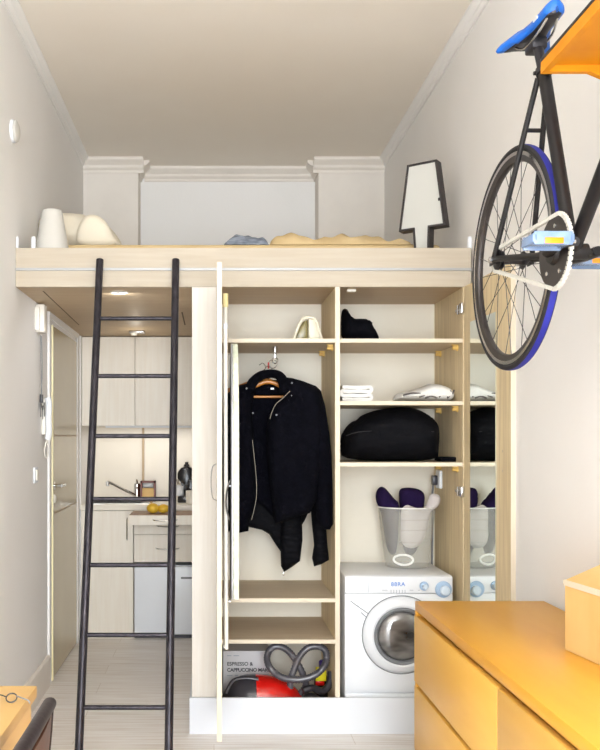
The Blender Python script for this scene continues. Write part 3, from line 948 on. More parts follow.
# lamp-shaped mirror in a dark frame
ph = radians(36)
mc = Vector((1.003, 4.16, zD + .001))
mm = Matrix.Translation(mc) @ Matrix.Rotation(-ph, 4, 'Z')
t = thing('lamp_shaped_mirror', mc, 'mirror shaped like a table lamp in a thick dark frame on the loft', 'mirror', rz=-ph)
outl = [(-.036, 0), (.036, 0), (.040, .142), (.118, .142), (.075, .462), (-.075, .462), (-.118, .142), (-.046, .142)]
def inset(pl, d):
    n = len(pl); out = []
    for i in range(n):
        p0, p1, p2 = Vector(pl[i - 1]), Vector(pl[i]), Vector(pl[(i + 1) % n])
        e1 = (p1 - p0).normalized(); e2 = (p2 - p1).normalized()
        n1 = Vector((-e1.y, e1.x)); n2 = Vector((-e2.y, e2.x))
        k = (n1 + n2) / (1 + n1.dot(n2))
        q = p1 + k * d
        out.append((q.x, q.y))
    return out
inn = inset(outl, .010)
b = nb()
n = len(outl)
dep = .058
A = [b.verts.new((x, 0, z)) for x, z in outl]; B_ = [b.verts.new((x, 0, z)) for x, z in inn]
C_ = [b.verts.new((x, .006, z)) for x, z in inn]; D_ = [b.verts.new((x, dep, z)) for x, z in outl]
for i in range(n):
    j = (i + 1) % n
    b.faces.new((A[i], A[j], B_[j], B_[i])); b.faces.new((B_[i], B_[j], C_[j], C_[i])); b.faces.new((A[j], A[i], D_[i], D_[j]))
b.faces.new(D_)
part('frame', b, 'mirrorframe', t, smooth=False, local=True)
b = nb(); prism(b, inn, .0055, .010, 'Y')
part('mirror_face', b, mat('pale_mirror_face', (206, 205, 198), .3, nscale=3, spec=.6), t, smooth=False, local=True)
b = nb(); box(b, .083, .094, -.004, .004, .262, .276, bev=.002); part('clip', b, 'black', t, local=True)

# ------------------------------------------------------------------ shelf contents
# iron on the upper left shelf
ix = KX(307, 4.12); iz = SA
t = thing('steam_iron', (ix, 4.12, iz), 'cream steam iron standing on its heel on the upper left shelf', 'iron')
b = nb(); prism(b, [(ix - .072, iz), (ix + .072, iz), (ix + .068, iz + .014), (ix - .066, iz + .014)], 4.05, 4.16, 'Y', bev=.004); part('heel', b, 'iron', t)
b = nb(); tube(b, smoothpath([(ix - .066, 4.09, iz + .012), (ix - .050, 4.09, iz + .06), (ix - .028, 4.09, iz + .104), (ix - .004, 4.09, iz + .117), (ix + .022, 4.09, iz + .115), (ix + .04, 4.09, iz + .10), (ix + .056, 4.09, iz + .05), (ix + .066, 4.09, iz + .012)]), .0075, 12)
part('handle', b, 'iron', t)
b = nb(); prism(b, [(ix + .004, iz + .0145), (ix + .058, iz + .0145), (ix + .05, iz + .06), (ix + .034, iz + .104), (ix + .004, iz + .112)], 4.085, 4.145, 'Y', bev=.006); part('body', b, 'iron', t)
b = nb(); prism(b, [(ix - .056, iz + .0145), (ix + .003, iz + .0145), (ix + .003, iz + .110), (ix - .02, iz + .10), (ix - .042, iz + .06)], 4.12, 4.15, 'Y', bev=.003); part('olive_panel', b, 'ironolive', t)  # olive panel behind the handle opening

# black cloth pile on the top right shelf
Y0 = 4.16
b = nb(); inflate(b, P2([(341.5, 345), (341, 322), (341.5, 312), (345, 309.5), (347.5, 312), (350, 317), (354, 321), (358, 320), (368, 321), (372, 324), (372, 328), (376, 333), (379, 342), (379, 345)], Y0), Y0, .2, .05, rnd=2, step=.01, fold=.01, seed=3)
o = solo('black_garments', b, 'darkcloth', 'crumpled black garments in the left corner of the top right shelf', 'clothes')
o.location.z = R1 + .0005

# folded towels
def folded(x0, x1, y0, y1, z0, layers, th_, seed=0, waver=.004):
    """a folded stack: a serpentine ribbon swept along Y"""
    b = nb()
    pts = []
    for k in range(layers):
        z = z0 + th_ * (k + .5)
        sgn = 1 if k % 2 == 0 else -1
        xs = [x0 + (x1 - x0) * u / 8 for u in range(9)]
        if sgn < 0:
            xs = xs[::-1]
        for x in xs:
            pts.append(Vector((x, 0, z + waver * noise.noise(Vector((x * 14, k, seed))))))
        if k < layers - 1:
            xe = x1 if sgn > 0 else x0
            pts.append(Vector((xe + sgn * th_ * .45, 0, z + th_ * .5)))
    pts = smoothpath(pts, 3)
    up_, dn_ = [], []
    for i, p in enumerate(pts):
        t_ = (pts[min(i + 1, len(pts) - 1)] - pts[max(i - 1, 0)]).normalized()
        nn = Vector((-t_.z, 0, t_.x)) * th_ * .44
        up_.append(p + nn); dn_.append(p - nn)
    ring = up_ + dn_[::-1]
    ny = 5
    rings(b, [[Vector((p.x + .004 * noise.noise(Vector((seed, y_ * 9, 1))), y0 + (y1 - y0) * y_ / ny, p.z)) for p in ring] for y_ in range(ny + 1)])
    return b
b = folded(KX(342.5, 4.05), KX(370, 4.05), 4.05, 4.28, R2 + .003, 4, .019, seed=1)
solo('white_towel', b, 'towel', 'compact white folded towel on the left of the middle right shelf', 'towel')
b = nb()
x0, x1 = KX(399, 4.02), KX(450, 4.02)
def spiral_fold():
    b = nb()
    outer = P2([(401, 402), (398, 400), (402, 394), (412, 392), (428, 387), (434, 384), (443, 384.5), (453, 388), (458, 394), (457.5, 400), (452, 403.5)], 4.02)
    inflate(b, outer, 4.14, .22, .03, step=.008, fold=.003, seed=9)
    return b
o = solo('folded_sheets', spiral_fold(), 'towel', 'wide pile of folded white sheets with grey folds on the middle right shelf', 'bed linen')
o.location.z = R2 + .0005
o.location.x += .003
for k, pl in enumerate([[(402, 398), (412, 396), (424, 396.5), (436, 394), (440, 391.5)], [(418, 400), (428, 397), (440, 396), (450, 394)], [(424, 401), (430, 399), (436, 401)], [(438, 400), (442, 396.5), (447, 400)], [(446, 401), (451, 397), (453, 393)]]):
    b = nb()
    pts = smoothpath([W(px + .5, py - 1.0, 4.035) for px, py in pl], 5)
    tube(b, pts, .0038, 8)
    part('fold', b, 'foldline', o, label='dark grey line along a fold')
# big black bag and flat pouch
Y0 = 4.18
b = nb(); inflate(b, P2([(342, 470), (340.5, 455), (341, 445), (345, 437), (351, 431), (357, 429), (360, 425), (372, 420), (388, 417), (403, 416), (414, 417), (424, 421), (433, 428), (437, 434), (438, 448), (436.5, 462), (436, 470)], Y0), Y0, .32, .09, rnd=2, step=.012, fold=.010, fdir=(6, 14), quilt=.006, qf=42, seed=6)
o = solo('travel_bag', b, 'nylon', 'big black rounded bag filling the lowest right shelf', 'bag')
o.location.z = R3 + .0005
b = nb(); tube(b, smoothpath([W(px, py, 4.028) for px, py in ((346, 445), (360, 441), (385, 440), (410, 439), (434, 441))]), .0018, 6)
part('zip', b, 'rubber', o)
b = nb(); box(b, KX(437, 4.1) + .012, KX(456, 4.1), 4.06, 4.2, R3 + .0005, R3 + .022, bev=.006)
solo('flat_pouch', b, 'darkcloth', 'flat black pouch lying right of the big black bag', 'pouch')

# outlet on the inner right side with a cable
t = thing('wall_socket', (1.13, 4.35, 1.10), 'white power socket with a grey cable above the laundry basket', 'socket')
b = nb(); box(b, 1.126, 1.1415, 4.30, 4.38, 1.10, 1.19, bev=.004); part('socket_plate', b, 'white', t)
b = nb(); box(b, 1.10, 1.1255, 4.33, 4.365, 1.115, 1.165, bev=.006); part('plug', b, 'darkgrey', t)
b = nb(); tube(b, smoothpath([(1.11, 4.36, 1.115), (1.115, 4.40, 1.05), (1.125, 4.435, .98), (1.127, 4.442, .85), (1.123, 4.442, .6), (1.122, 4.44, .3)]), .005, 8); part('cable', b, 'grey', t)

# ------------------------------------------------------------------ washing machine
mx0, mx1, my0, my1, mz1 = .605, 1.107, 3.985, 4.425, .715
t = thing('washing_machine', ((mx0 + mx1) / 2, 4.2, 0), 'compact white front-loading washing machine in the right wardrobe bay', 'washing machine')
b = nb(); box(b, mx0, mx1, my0 + .012, my1, .02, mz1, bev=.008, seg=3); part('body', b, 'white', t)
zp = EYE - (597 - 438) * my0 / F
b = nb(); box(b, mx0 + .001, mx1 - .001, my0, my0 + .02, mz1 - .082, mz1 - .003, bev=.006, seg=3); part('control_panel', b, 'white', t)
b = nb(); box(b, mx0 + .001, mx1 - .001, my0 + .004, my0 + .02, .172, mz1 - .0835, bev=.004); part('front_panel', b, 'white', t)
b = nb(); box(b, mx0 + .001, mx1 - .001, my0 + .004, my0 + .02, .03, .170, bev=.004); part('kick_panel', b, 'white', t)
for fx in (mx0 + .05, mx1 - .05):
    for fy_ in (my0 + .05, my1 - .05):
        b = nb(); cyl(b, (fx, fy_, 0), (fx, fy_, .0195), .02); part('foot', b, 'rubber', t)
mcx, mcz = .867, .4415
b = nb(); lathe(b, [(.131, -.030), (.141, -.034), (.160, -.026), (.176, -.010), (.179, .0), (.131, .0)], (mcx, my0 + .003, mcz), axis='Y', n=72, hollow=True)
dd = part('door', b, 'white', t)
b = nb(); tube(b, [(mcx + .181 * cos(a), my0 + .002, mcz + .181 * sin(a)) for a in [2 * pi * k / 72 for k in range(72)]], .002, 6, closed=True); part('door_gap', b, 'grey', t)
b = nb(); lathe(b, [(.112, -.022), (.118, -.036), (.126, -.038), (.132, -.032), (.132, -.006), (.112, -.004)], (mcx, my0 + .003, mcz), axis='Y', n=64, hollow=True); part('window_ring', b, 'grey', dd)
b = nb(); lathe(b, [(.114, -.004), (.114, -.024), (.100, -.034), (.075, -.041), (.045, -.045), (.0, -.047)], (mcx, my0 + .003, mcz), axis='Y', n=48); part('door_glass', b, 'glassdark', dd, ang=60)
b = nb()
p_a, p_b = W(350.5, 601, my0 - .001), W(368, 613.5, my0 - .001)
tube(b, [p_a, p_b], .0022, 6)
tube(b, [W(361, 612.5, my0 - .001), W(366, 617, my0 - .001)], .0022, 6)
part('door_lever', b, 'grey', t)
def dial(px, py, r, lab):
    c = W(px, py, my0)
    b = nb(); lathe(b, [(r, 0), (r, -.004), (r * .92, -.007), (r * .6, -.008)], (c.x, my0, c.z), axis='Y', n=40)
    k = part('dial', b, 'dial', t)
    b = nb(); lathe(b, [(r * .62, -.0075), (r * .58, -.02), (r * .45, -.024), (0, -.025)], (c.x + r * .12, my0, c.z - r * .12), axis='Y', n=32)
    part('dial_knob', b, 'dialpale', k)
dial(424, 586, .021, '')
dial(443.3, 589.3, .038, '')
c = W(391, 586, my0)
text('88RA', .026, (c.x, my0 - .0008, c.z), FRONT, 'print', t, space=1.15)
b = nb()
for k in range(6):
    q = W(391 + k * 2.8, 591.2, my0); box(b, q.x - .0012, q.x + .0012, my0 - .001, my0 + .001, q.z - .009, q.z + .006)
for px, wv in ((384, 4), (386, 3), (411.5, 4), (419, 2), (349.5, 1.4), (356, 1.4), (362, 1.4)):
    q = W(px, 590.2, my0); box(b, q.x - wv * .0022, q.x + wv * .0022, my0 - .001, my0 + .001, q.z - .0012, q.z + .0012)
part('panel_marks', b, 'greyprint', t, smooth=False)
b = nb()
box(b, mx0 + .002, mx0 + .004, my0 - .0005, my0 + .001, .2, .2)if False else box(b, W(368, 0, my0).x, W(368.4, 0, my0).x + .0005, my0 - .0008, my0 + .001, mz1 - .075, mz1 - .02)
part('drawer_joint', b, 'greyprint', t, smooth=False)

# laundry basket
bx, by, bz = .957, 4.275, mz1 + .001
t = thing('laundry_basket', (bx, by, bz), 'tall translucent white plastic laundry basket on the washing machine', 'basket')
b = nb()
H_ = .295
n = 48
def bring(r, h, ):
    return [Vector((bx + r * cos(2 * pi * k / n), by + r * .88 * sin(2 * pi * k / n), bz + h)) for k in range(n)]
rings(b, [bring(.098, .0), bring(.106, .004), bring(.118, .1), bring(.131, .2), bring(.141, H_), bring(.138, H_), bring(.128, .2), bring(.115, .1), bring(.103, .008), bring(.02, .006)])
part('tub', b, 'basket', t, ang=50)
b = nb(); tube(b, [Vector((p.x, p.y, p.z)) for p in bring(.142, H_ + .001)], .003, 8, closed=True); part('rim', b, 'basketring', t)
for hh in (.13, .19, .24):
    rr_ = .110 + hh * .11
    b = nb(); tube(b, bring(rr_ * 1.0, hh), .0010, 6, closed=True); part('rib', b, 'basket', t)
q = W(404, 561, 4.175)
b = nb()
tube(b, [(q.x + .044 * cos(a), by - sqrt(max(0, 1 - ((q.x + .044 * cos(a) - bx) / .112) ** 2)) * .112 * .88 - .001, bz + .045 + .024 * sin(a)) for a in [2 * pi * k / 32 for k in range(32)]], .0055, 8, closed=True)
part('grip_ring', b, 'basketring', t)
# laundry in it
b = nb(); inflate(b, P2([(389, 552), (385, 525), (382.5, 510), (378, 503), (377.5, 493), (382, 487), (387, 488), (392, 494), (397, 500), (402, 504), (401, 520), (400, 550), (396, 558)], 4.22), 4.275, .10, .045, rnd=2, step=.01, fold=.01, seed=2)
ob = solo('purple_towel', b, 'purple', 'dark purple cloth bulging over the left rim of the laundry basket', 'cloth', 'laundry in the basket')
b = nb(); inflate(b, P2([(403, 520), (401.5, 500), (401.5, 490), (408, 488), (420, 489), (427, 493), (428, 500), (426, 512), (421, 556), (406, 558)], 4.25), 4.31, .10, .045, rnd=2, step=.01, fold=.01, seed=4)
solo('purple_shirt', b, 'purple', 'dark purple cloth in the middle of the laundry basket', 'cloth', 'laundry in the basket')
b = nb(); inflate(b, P2([(400, 510), (406, 504), (413, 507), (424, 510), (428, 500), (430, 493), (438, 494), (441, 499), (438, 507), (430, 511), (427, 530), (423, 542), (414, 549), (404, 547), (400, 538), (401, 525)], 4.21), 4.205, .045, .03, rnd=2, step=.01, fold=.008, seed=7)
solo('pale_grey_shirt', b, 'greycloth', 'pale grey cloth hanging over the right rim of the laundry basket', 'cloth', 'laundry in the basket')

# ------------------------------------------------------------------ jackets
HY = 4.12
hookx = KX(275, HY)
t = thing('rail_hook', (hookx, HY, SA - .02), 'chrome hook screwed under the upper left shelf holding the hangers', 'hook')
b = nb(); cyl(b, (hookx, HY, SA - .019), (hookx, HY, SA - .045), .011); box(b, hookx - .006, hookx + .006, HY - .004, HY + .004, SA - .075, SA - .045, bev=.002)
part('bracket', b, 'silver', t)
b = nb(); tube(b, [(hookx + .013 * cos(a), HY, SA - .085 + .014 * sin(a)) for a in [2 * pi * k / 24 for k in range(24)]], .0028, 8, closed=True); part('ring', b, 'chrome', t)
b = nb(); tube(b, [(hookx - .012 + .02 * cos(a), HY - .01, SA - .103 + .02 * sin(a)) for a in [2 * pi * k / 24 for k in range(24)]], .002, 8, closed=True)
kr = solo('key_ring', b, 'silver', 'metal key ring with a red tag hanging at the coat hook', 'key ring')
b = nb(); box(b, hookx - .036, hookx - .028, HY - .014, HY - .008, SA - .125, SA - .095, bev=.002); part('tag', b, 'red2', kr)

def hanger(x, y, z, wd_, label):
    t = thing('coat_hanger', (x, y, z), label, 'hanger', 'hangers holding the black jackets')
    b = nb(); tube(b, smoothpath([(x + .002, y, z), (x + .002, y, z + .03), (x + .018, y, z + .05), (x + .004, y, z + .072), (x - .014, y, z + .062)]), .002, 8); part('hook', b, 'chrome', t)
    b = nb()
    tube(b, smoothpath([(x - wd_, y, z - .065), (x - wd_ * .5, y, z - .035), (x - .03, y, z - .01), (x, y, z - .004), (x + .03, y, z - .01), (x + wd_ * .5, y, z - .035), (x + wd_, y, z - .065)]), .010, 10)
    part('shoulder_bar', b, 'hangwood', t)
    b = nb(); tube(b, [(x - wd_ * .95, y, z - .075), (x + wd_ * .95, y, z - .075)], .0055, 10); part('cross_bar', b, 'hangwood', t)
    return t
hanger(KX(268, 4.09), 4.09, EYE + (438 - 381) * 4.09 / F, .17, 'orange wooden hanger inside the collar of the front black jacket')
hanger(KX(262, 4.2), 4.20, EYE + (438 - 378) * 4.20 / F, .18, 'orange wooden hanger behind, carrying the quilted jacket')

JY = 4.03
def garment(name, poly, Y, T, R, m, parent, **k):
    b = nb(); inflate(b, P2(poly, Y), Y, T, R, **k)
    return part(name, b, m, parent, ang=180)
jk = thing('black_jacket', (KX(275, JY), JY, .95), 'black wool jacket hanging open from the left shelf hook, in front', 'jacket')
garment('right_front', [(284, 377), (292, 378), (303, 381), (313, 385), (320, 391), (323, 410), (322, 440), (320, 470), (316, 500), (310, 513), (300, 516), (288, 520), (275, 523.5), (273.5, 512), (270, 485), (267, 455), (266, 430), (269, 415), (276, 404), (284, 397), (281, 388)], JY - .01, .12, .05, 'wool', jk, fold=.012, fdir=(14, 3), seed=1, step=.011)
garment('left_front', [(224, 398), (231, 390), (240, 385), (249, 383), (256, 386), (254, 395), (252, 410), (254, 440), (255, 470), (257, 495), (254, 510), (249, 521), (248.5, 531), (239, 533), (226, 531), (223, 500), (222.5, 440)], JY, .12, .045, 'wool', jk, fold=.01, fdir=(14, 3), seed=5, step=.011)
garment('back', [(230, 394), (246, 385), (262, 380), (282, 380), (300, 384), (316, 392), (320, 430), (318, 500), (300, 512), (276, 520), (262, 505), (250, 500), (230, 520)], JY + .11, .04, .03, 'wool', jk, fold=.006, fdir=(12, 2), seed=8, step=.013)
garment('sleeve', [(308, 383), (316, 386), (321, 391), (325, 405), (329, 430), (331.5, 455), (332.5, 480), (333, 505), (333, 524), (330, 529.5), (325, 529.5), (319, 526), (316, 515), (315, 495), (313, 470), (310, 440), (307, 410)], JY + .002, .11, .055, 'wool', jk, fold=.01, fdir=(6, 12), seed=12, step=.011)
b = nb()
tube(b, smoothpath([W(249, 391, JY - .045), W(253, 382, JY - .02), W(260, 376, JY + .02), W(267, 374, JY + .04), W(275, 374, JY + .04), W(281, 377.5, JY + .01), W(284, 386, JY - .03), W(284, 393, JY - .055)], 6), .026, 14, flat=.8)
part('collar', b, 'wool', jk, ang=180)
b = nb(); tube(b, smoothpath([W(x_, y_, JY - .0745) for x_, y_ in ((290, 391), (283, 398), (276, 404), (272, 412), (270, 419))], 6), .0014, 6); part('zip', b, 'zip', jk)
for px, py in ((246.5, 388.5), (292, 395.5), (276.5, 415), (253, 413), (292, 383)):
    b = nb(); c = W(px, py, JY - .062); lathe(b, [(.0046, .004), (.004, -.002), (0, -.003)], c, axis='Y', n=14); part('snap_button', b, 'grey', jk)
q = W(273, 388, JY)
part('collar_tag', box(nb(), q.x - .008, q.x + .008, JY + .05, JY + .053, q.z - .004, q.z + .004), 'white', jk, smooth=False)

pj = thing('quilted_jacket', (KX(280, 4.19), 4.19, .8), 'black quilted jacket hanging behind the wool jacket, its cuffs showing below', 'jacket')
QY = 4.19
garment('torso', [(230, 400), (248, 386), (300, 388), (318, 396), (318, 490), (305, 520), (300, 528), (284, 535), (281, 552), (276, 545), (269, 534), (262, 530), (249, 527), (232, 520)], QY, .06, .04, 'nylon', pj, fold=.006, quilt=.012, qf=95, seed=3, step=.012)
garment('sleeve', [(284, 500), (300, 500), (302, 520), (302.5, 540), (300, 561), (292, 567), (284, 572), (281, 566), (280.5, 550), (281, 525)], QY - .03, .075, .045, 'nylon', pj, quilt=.014, qf=110, seed=6, step=.009)
garment('sleeve', [(310, 500), (322, 500), (326, 520), (327, 540), (329, 560), (322, 564), (314, 566.5), (312, 558), (314, 545), (312, 525)], QY - .03, .075, .045, 'nylon', pj, quilt=.014, qf=110, seed=9, step=.009)
b = nb(); tube(b, smoothpath([W(x_, y_, JY - .035) for x_, y_ in ((252.5, 440), (254, 455), (256, 475), (256.5, 495), (254, 510), (251.5, 520))], 6), .0013, 6); part('zip', b, 'zip', jk)
b = nb(); q = W(283.5, 573, QY - .03); box(b, q.x - .003, q.x + .003, QY - .034, QY - .028, q.z - .012, q.z + .004, bev=.001); part('zip_pull', b, 'silver', pj)

# ------------------------------------------------------------------ ironing board hung on the left door
t = thing('ironing_board', (.075, 3.66, .44), 'folded white ironing board hanging edge on beside the open left door', 'ironing board')
b = nb()
ty = 3.80
lx0 = (225.5 - 214) / F * ty
for yy in (3.80, 3.52):
    cyl(b, (lx0, yy, .49), (lx0 - (.0 if yy > 3.7 else .004), yy, 1.93 if yy > 3.7 else 1.80), .0085, n=12)
cyl(b, (lx0, 3.80, .50), (lx0 - .004, 3.52, .50), .0085, n=12)
part('leg_frame', b, 'ivory', t)
b = nb(); cyl(b, (lx0, ty, 1.93), (lx0, ty, 1.99), .0125, n=14); part('foot_cap', b, 'ytip', t)
b = nb(); cyl(b, (lx0 - .004, 3.52, 1.80), (lx0 - .004, 3.52, 1.82), .0095, n=14); part('foot_cap', b, 'white', t)
bxx = .071
b = nb(); prof = [(3.47, .70), (3.85, .635), (3.86, .66), (3.86, 1.30), (3.84, 1.5), (3.78, 1.66), (3.70, 1.745), (3.66, 1.755), (3.62, 1.745), (3.54, 1.66), (3.48, 1.5), (3.46, 1.3), (3.46, .74)]
prism(b, prof, bxx, bxx + .006, 'X'); part('metal_tray', b, 'alu', t, smooth=False)
b = nb(); prism(b, prof, bxx + .0065, bxx + .030, 'X', bev=.006); part('padded_cover', b, 'ironcover', t)
for z_ in (1.15, .66):
    b = nb(); cyl(b, (lx0 + .002, 3.66, z_), (bxx, 3.66, z_), .006, n=10); part('strut', b, 'silver', t)
b = nb()
tube(b, smoothpath([(bxx - .004, 3.5, 1.18), (bxx - .018, 3.5, 1.14), (bxx - .022, 3.5, 1.08), (bxx - .008, 3.5, 1.02)]), .0035, 8)
part('catch_wire', b, 'silver', t)

# ------------------------------------------------------------------ carton and vacuum cleaner on the floor
cy0 = 4.26
cx0, cx1 = .045, .275
t = thing('coffee_maker_carton', ((cx0 + cx1) / 2, cy0 + .08, 0), 'pale printed espresso maker carton at the bottom left of the wardrobe', 'carton')
ztop = EYE - (651 - 438) * cy0 / F
b = nb(); box(b, cx0, cx1, cy0, cy0 + .17, 0.001, ztop, bev=.001); part('carton_body', b, 'card', t, smooth=False)
q1, q2, q3, q0 = (EYE - (y_ - 438) * cy0 / F for y_ in (665.5, 671.5, 676, 660.5))
text('ESPRESSO &', .0245, (W(227, 0, cy0).x, cy0 - .0008, q1), FRONT, 'cardtext', t)
text('CAPPUCCINO MAKER', .0245, (W(227, 0, cy0).x, cy0 - .0008, q2), FRONT, 'cardtext', t, space=.93)
b = nb()
for k, ww in enumerate((5, 3, 6, 4)):
    xq = W(227, 0, cy0).x + sum((5, 3, 6, 4)[:k]) * .0065 + k * .006
    box(b, xq, xq + ww * .0055, cy0 - .001, cy0 + .001, q3, q3 + .005)
for k, ww in enumerate((4, 5)):
    xq = W(227, 0, cy0).x + sum((4, 5)[:k]) * .0065 + k * .006
    box(b, xq, xq + ww * .0055, cy0 - .001, cy0 + .001, q0 + .022, q0 + .026)
part('small_print', b, 'greyprint', t, smooth=False)

vy = 4.11
t = thing('vacuum_cleaner', (.2, vy, 0), 'red and dark grey canister vacuum cleaner at the bottom of the wardrobe', 'vacuum cleaner')
def vbody(u0, u1, name, m):
    b = nb()
    xa, xb = .036, .44
    rs = []
    for i in range(25):
        u = u0 + (u1 - u0) * i / 24
        x = xa + (xb - xa) * u
        prof_z = .212 * (max(0, 1 - abs((u - .38) / (.66 if u > .38 else .42)) ** 2.4)) ** .5
        hz = max(prof_z, .02)
        hy = .115 * (max(0.02, 1 - abs((u - .5) / .52) ** 3)) ** .5
        rs.append([Vector((x, vy + hy * cos(a), .012 + hz * .5 + hz * .5 * sin(a) * (1 if sin(a) > 0 else .9))) for a in [2 * pi * k / 36 for k in range(36)]])
    rings(b, rs)
    return part(name, b, m, t, ang=60)
vbody(0.0, .40, 'motor_housing', 'darkgrey')
vbody(.402, .99, 'dust_lid', 'red')
b = nb(); tube(b, smoothpath([(.055, vy - .085, .16), (.09, vy - .06, .212), (.15, vy - .05, .223), (.21, vy - .05, .216)]), .010, 12, flat=.7); part('carry_handle', b, 'darkgrey', t)
for sx_, rr in ((.12, .055), (.38, .03)):
    for sy_ in (-1, 1):
        b = nb(); lathe(b, [(rr * .3, -.012), (rr, -.01), (rr, .01), (rr * .3, .012)], (sx_, vy + sy_ * (.113 if sx_ < .2 else .07), rr), axis='Y', n=28); part('wheel', b, 'black', t)
hp = [(300, 694), (306, 684), (300, 668), (292, 655), (284, 648), (275, 646.5), (269, 651), (267, 660), (271, 669), (280, 676.5), (292, 679.5), (304, 679), (315, 675), (323, 668), (326.5, 659), (325, 650), (318, 646.5), (308, 648), (300, 656), (295, 667), (291, 679), (290, 688)]
path = []
for i, (px, py) in enumerate(hp):
    dep_ = 4.055 + .045 * (1 if 7 < i < 14 else (-.2 if i < 7 else .3)) * (-1)
    path.append(W(px, py, dep_ + .03))
sp_ = smoothpath(path, 9)
rr_ = [.0150 + (.0022 if k % 2 else -.0008) for k in range(len(sp_))]
b = nb(); tube(b, sp_, rr_, 14); part('hose', b, 'hose', t, ang=180)
b = nb(); tube(b, smoothpath([W(303, 691, 4.02), W(312, 688, 4.03), W(322, 691, 4.05), W(329, 685, 4.07), W(331, 672, 4.1)]), [.018] * 25 if False else .017, 12); part('wand_grip', b, 'black', t)
b = nb(); tube(b, smoothpath([(.41, vy - .02, .10), (.46, vy - .04, .13), (.50, vy - .02, .10)]), .02, 12); part('hose_socket', b, 'black', t)
# spray bottle with a yellow label
q = W(321, 690, 4.2)
t = thing('yellow_label_bottle', (q.x, 4.2, 0), 'black bottle with a yellow and red label in the bottom right corner', 'bottle')
b = nb(); lathe(b, [(.03, 0.001), (.034, .01), (.034, .17), (.026, .20), (.014, .225), (.014, .235), (0, .236)], (q.x, 4.2, 0), n=28, sy=.7); part('bottle_body', b, 'coffee', t)
b = nb(); box(b, q.x - .030, q.x + .022, 4.168, 4.174, EYE - (681 - 438) * 4.17 / F, EYE - (667 - 438) * 4.17 / F, bev=.001); part('label', b, 'yellow', t)
b = nb(); box(b, q.x - .030, q.x + .012, 4.1675, 4.1735, EYE - (685.5 - 438) * 4.17 / F, EYE - (681.3 - 438) * 4.17 / F, bev=.001); part('label_stripe', b, 'red', t)
b = nb(); lathe(b, [(.016, .2355), (.016, .262), (.01, .27), (0, .271)], (q.x + .005, 4.2, 0), n=20); part('cap', b, 'violet', t)

# ------------------------------------------------------------------ chest of drawers
x0, x1, y0, y1, zt = .712, XR - .018, 1.27, 3.05, .776
t = thing('chest_of_drawers', ((x0 + x1) / 2, (y0 + y1) / 2, 0), 'golden birch chest of drawers along the right wall', 'chest of drawers')
part('top', box(nb(), x0, x1, y0, y1, zt - .032, zt, bev=.0015), 'birch', t)
part('side_panel', box(nb(), x0 + .0, x1, y1 - .02, y1, 0, zt - .0325), 'birch', t, smooth=False)
part('side_panel', box(nb(), x0 + .0, x1, y0, y0 + .02, 0, zt - .0325), 'birch', t, smooth=False)
part('carcass', box(nb(), x0 + .035, x1, y0 + .021, y1 - .021, .02, zt - .033), 'birchdoor', t, smooth=False)
ym = 2.158
for (za, zb_) in ((.494, .727), (.256, .478), (.03, .240)):
    for (ya, yb) in ((ym + .002, y1 - .0015), (y0 + .022, ym - .002)):
        part('drawer', box(nb(), x0 + .001 - .004, x0 + .018, ya, yb, za, zb_, bev=.0015), 'birchdoor', t)
# sloping birch file box on the chest
bx0, by0, bz0 = .955, 2.343, zt + .0005
t = thing('birch_box', (1.05, 2.2, bz0), 'light birch box with a sloping top standing on the chest of drawers', 'box')
b = nb()
yn = 2.02
vs = [(.955, 2.345, bz0), (1.172, 2.345, bz0), (1.172, yn, bz0), (1.0, yn, bz0)]
zz = [.190, .285, .285, .190]
va = [b.verts.new(v) for v in vs]; vb = [b.verts.new((v[0], v[1], v[2] + h)) for v, h in zip(vs, zz)]
b.faces.new(va); b.faces.new(vb)
for i in range(4):
    j = (i + 1) % 4
    b.faces.new((va[i], va[j], vb[j], vb[i]))
bmesh.ops.bevel(b, geom=b.edges[:], offset=.002, segments=2, affect='EDGES')
part('box_body', b, 'birchbox', t)
b = nb()
e0, e1 = Vector((.9545, 2.346, bz0 + .186)), Vector((.9995, yn, bz0 + .186))
b2 = [(0, 0, -.010), (0, 0, .0055), (-.003, 0, .0055), (-.003, 0, -.010)]
rings(b, [[e0 + Vector(v) for v in b2], [e1 + Vector(v) for v in b2]])
part('lid_edge', b, 'edge', t, smooth=False)

# ------------------------------------------------------------------ table, glasses and chair at the lower left
tx1, ty1, tz = -.438, 2.13, .74
t = thing('desk', ((XL + tx1) / 2, 1.6, 0), 'light birch desk against the left wall, its corner in the lower left', 'desk')
part('desk_top', box(nb(), XL + .02, tx1, .95, ty1, tz - .028, tz, bev=.0015), 'table', t)
b = nb(); box(b, XL + .04, tx1 - .012, .98, ty1 - .012, tz - .085, tz - .0285); part('apron', b, 'table', t, smooth=False)
for lx_ in (XL + .03, tx1 - .055):
    for ly_ in (.97, ty1 - .055):
        b = nb(); box(b, lx_, lx_ + .05, ly_, ly_ + .05, 0, tz - .0855, bev=.002); part('leg', b, 'table', t, smooth=False)
gz = tz + .0195
t = thing('eyeglasses', (-.46, 1.98, tz), 'thin metal eyeglasses lying on the desk corner', 'glasses')
g0 = W(13.5, 694, 2.02); gx, gy = g0.x, 2.0
b = nb()
for dx in (0, -.058):
    tube(b, [(gx + dx + .0125 * cos(a), gy + .008 * sin(a), gz - .010 + .008 * sin(a)) for a in [2 * pi * k / 24 for k in range(24)]], .0016, 6, closed=True)
tube(b, smoothpath([(gx - .012, gy, gz - .008), (gx - .029, gy, gz - .003), (gx - .046, gy, gz - .008)]), .0015, 6)
part('rims', b, 'darkgrey', t)
b = nb(); tube(b, smoothpath([(gx + .0125, gy, gz - .006), (gx + .026, gy - .008, gz - .008), (gx + .043, gy - .015, gz - .012), (gx + .046, gy - .018, gz - .0175)]), .0018, 6)
part('temple', b, 'grey', t)
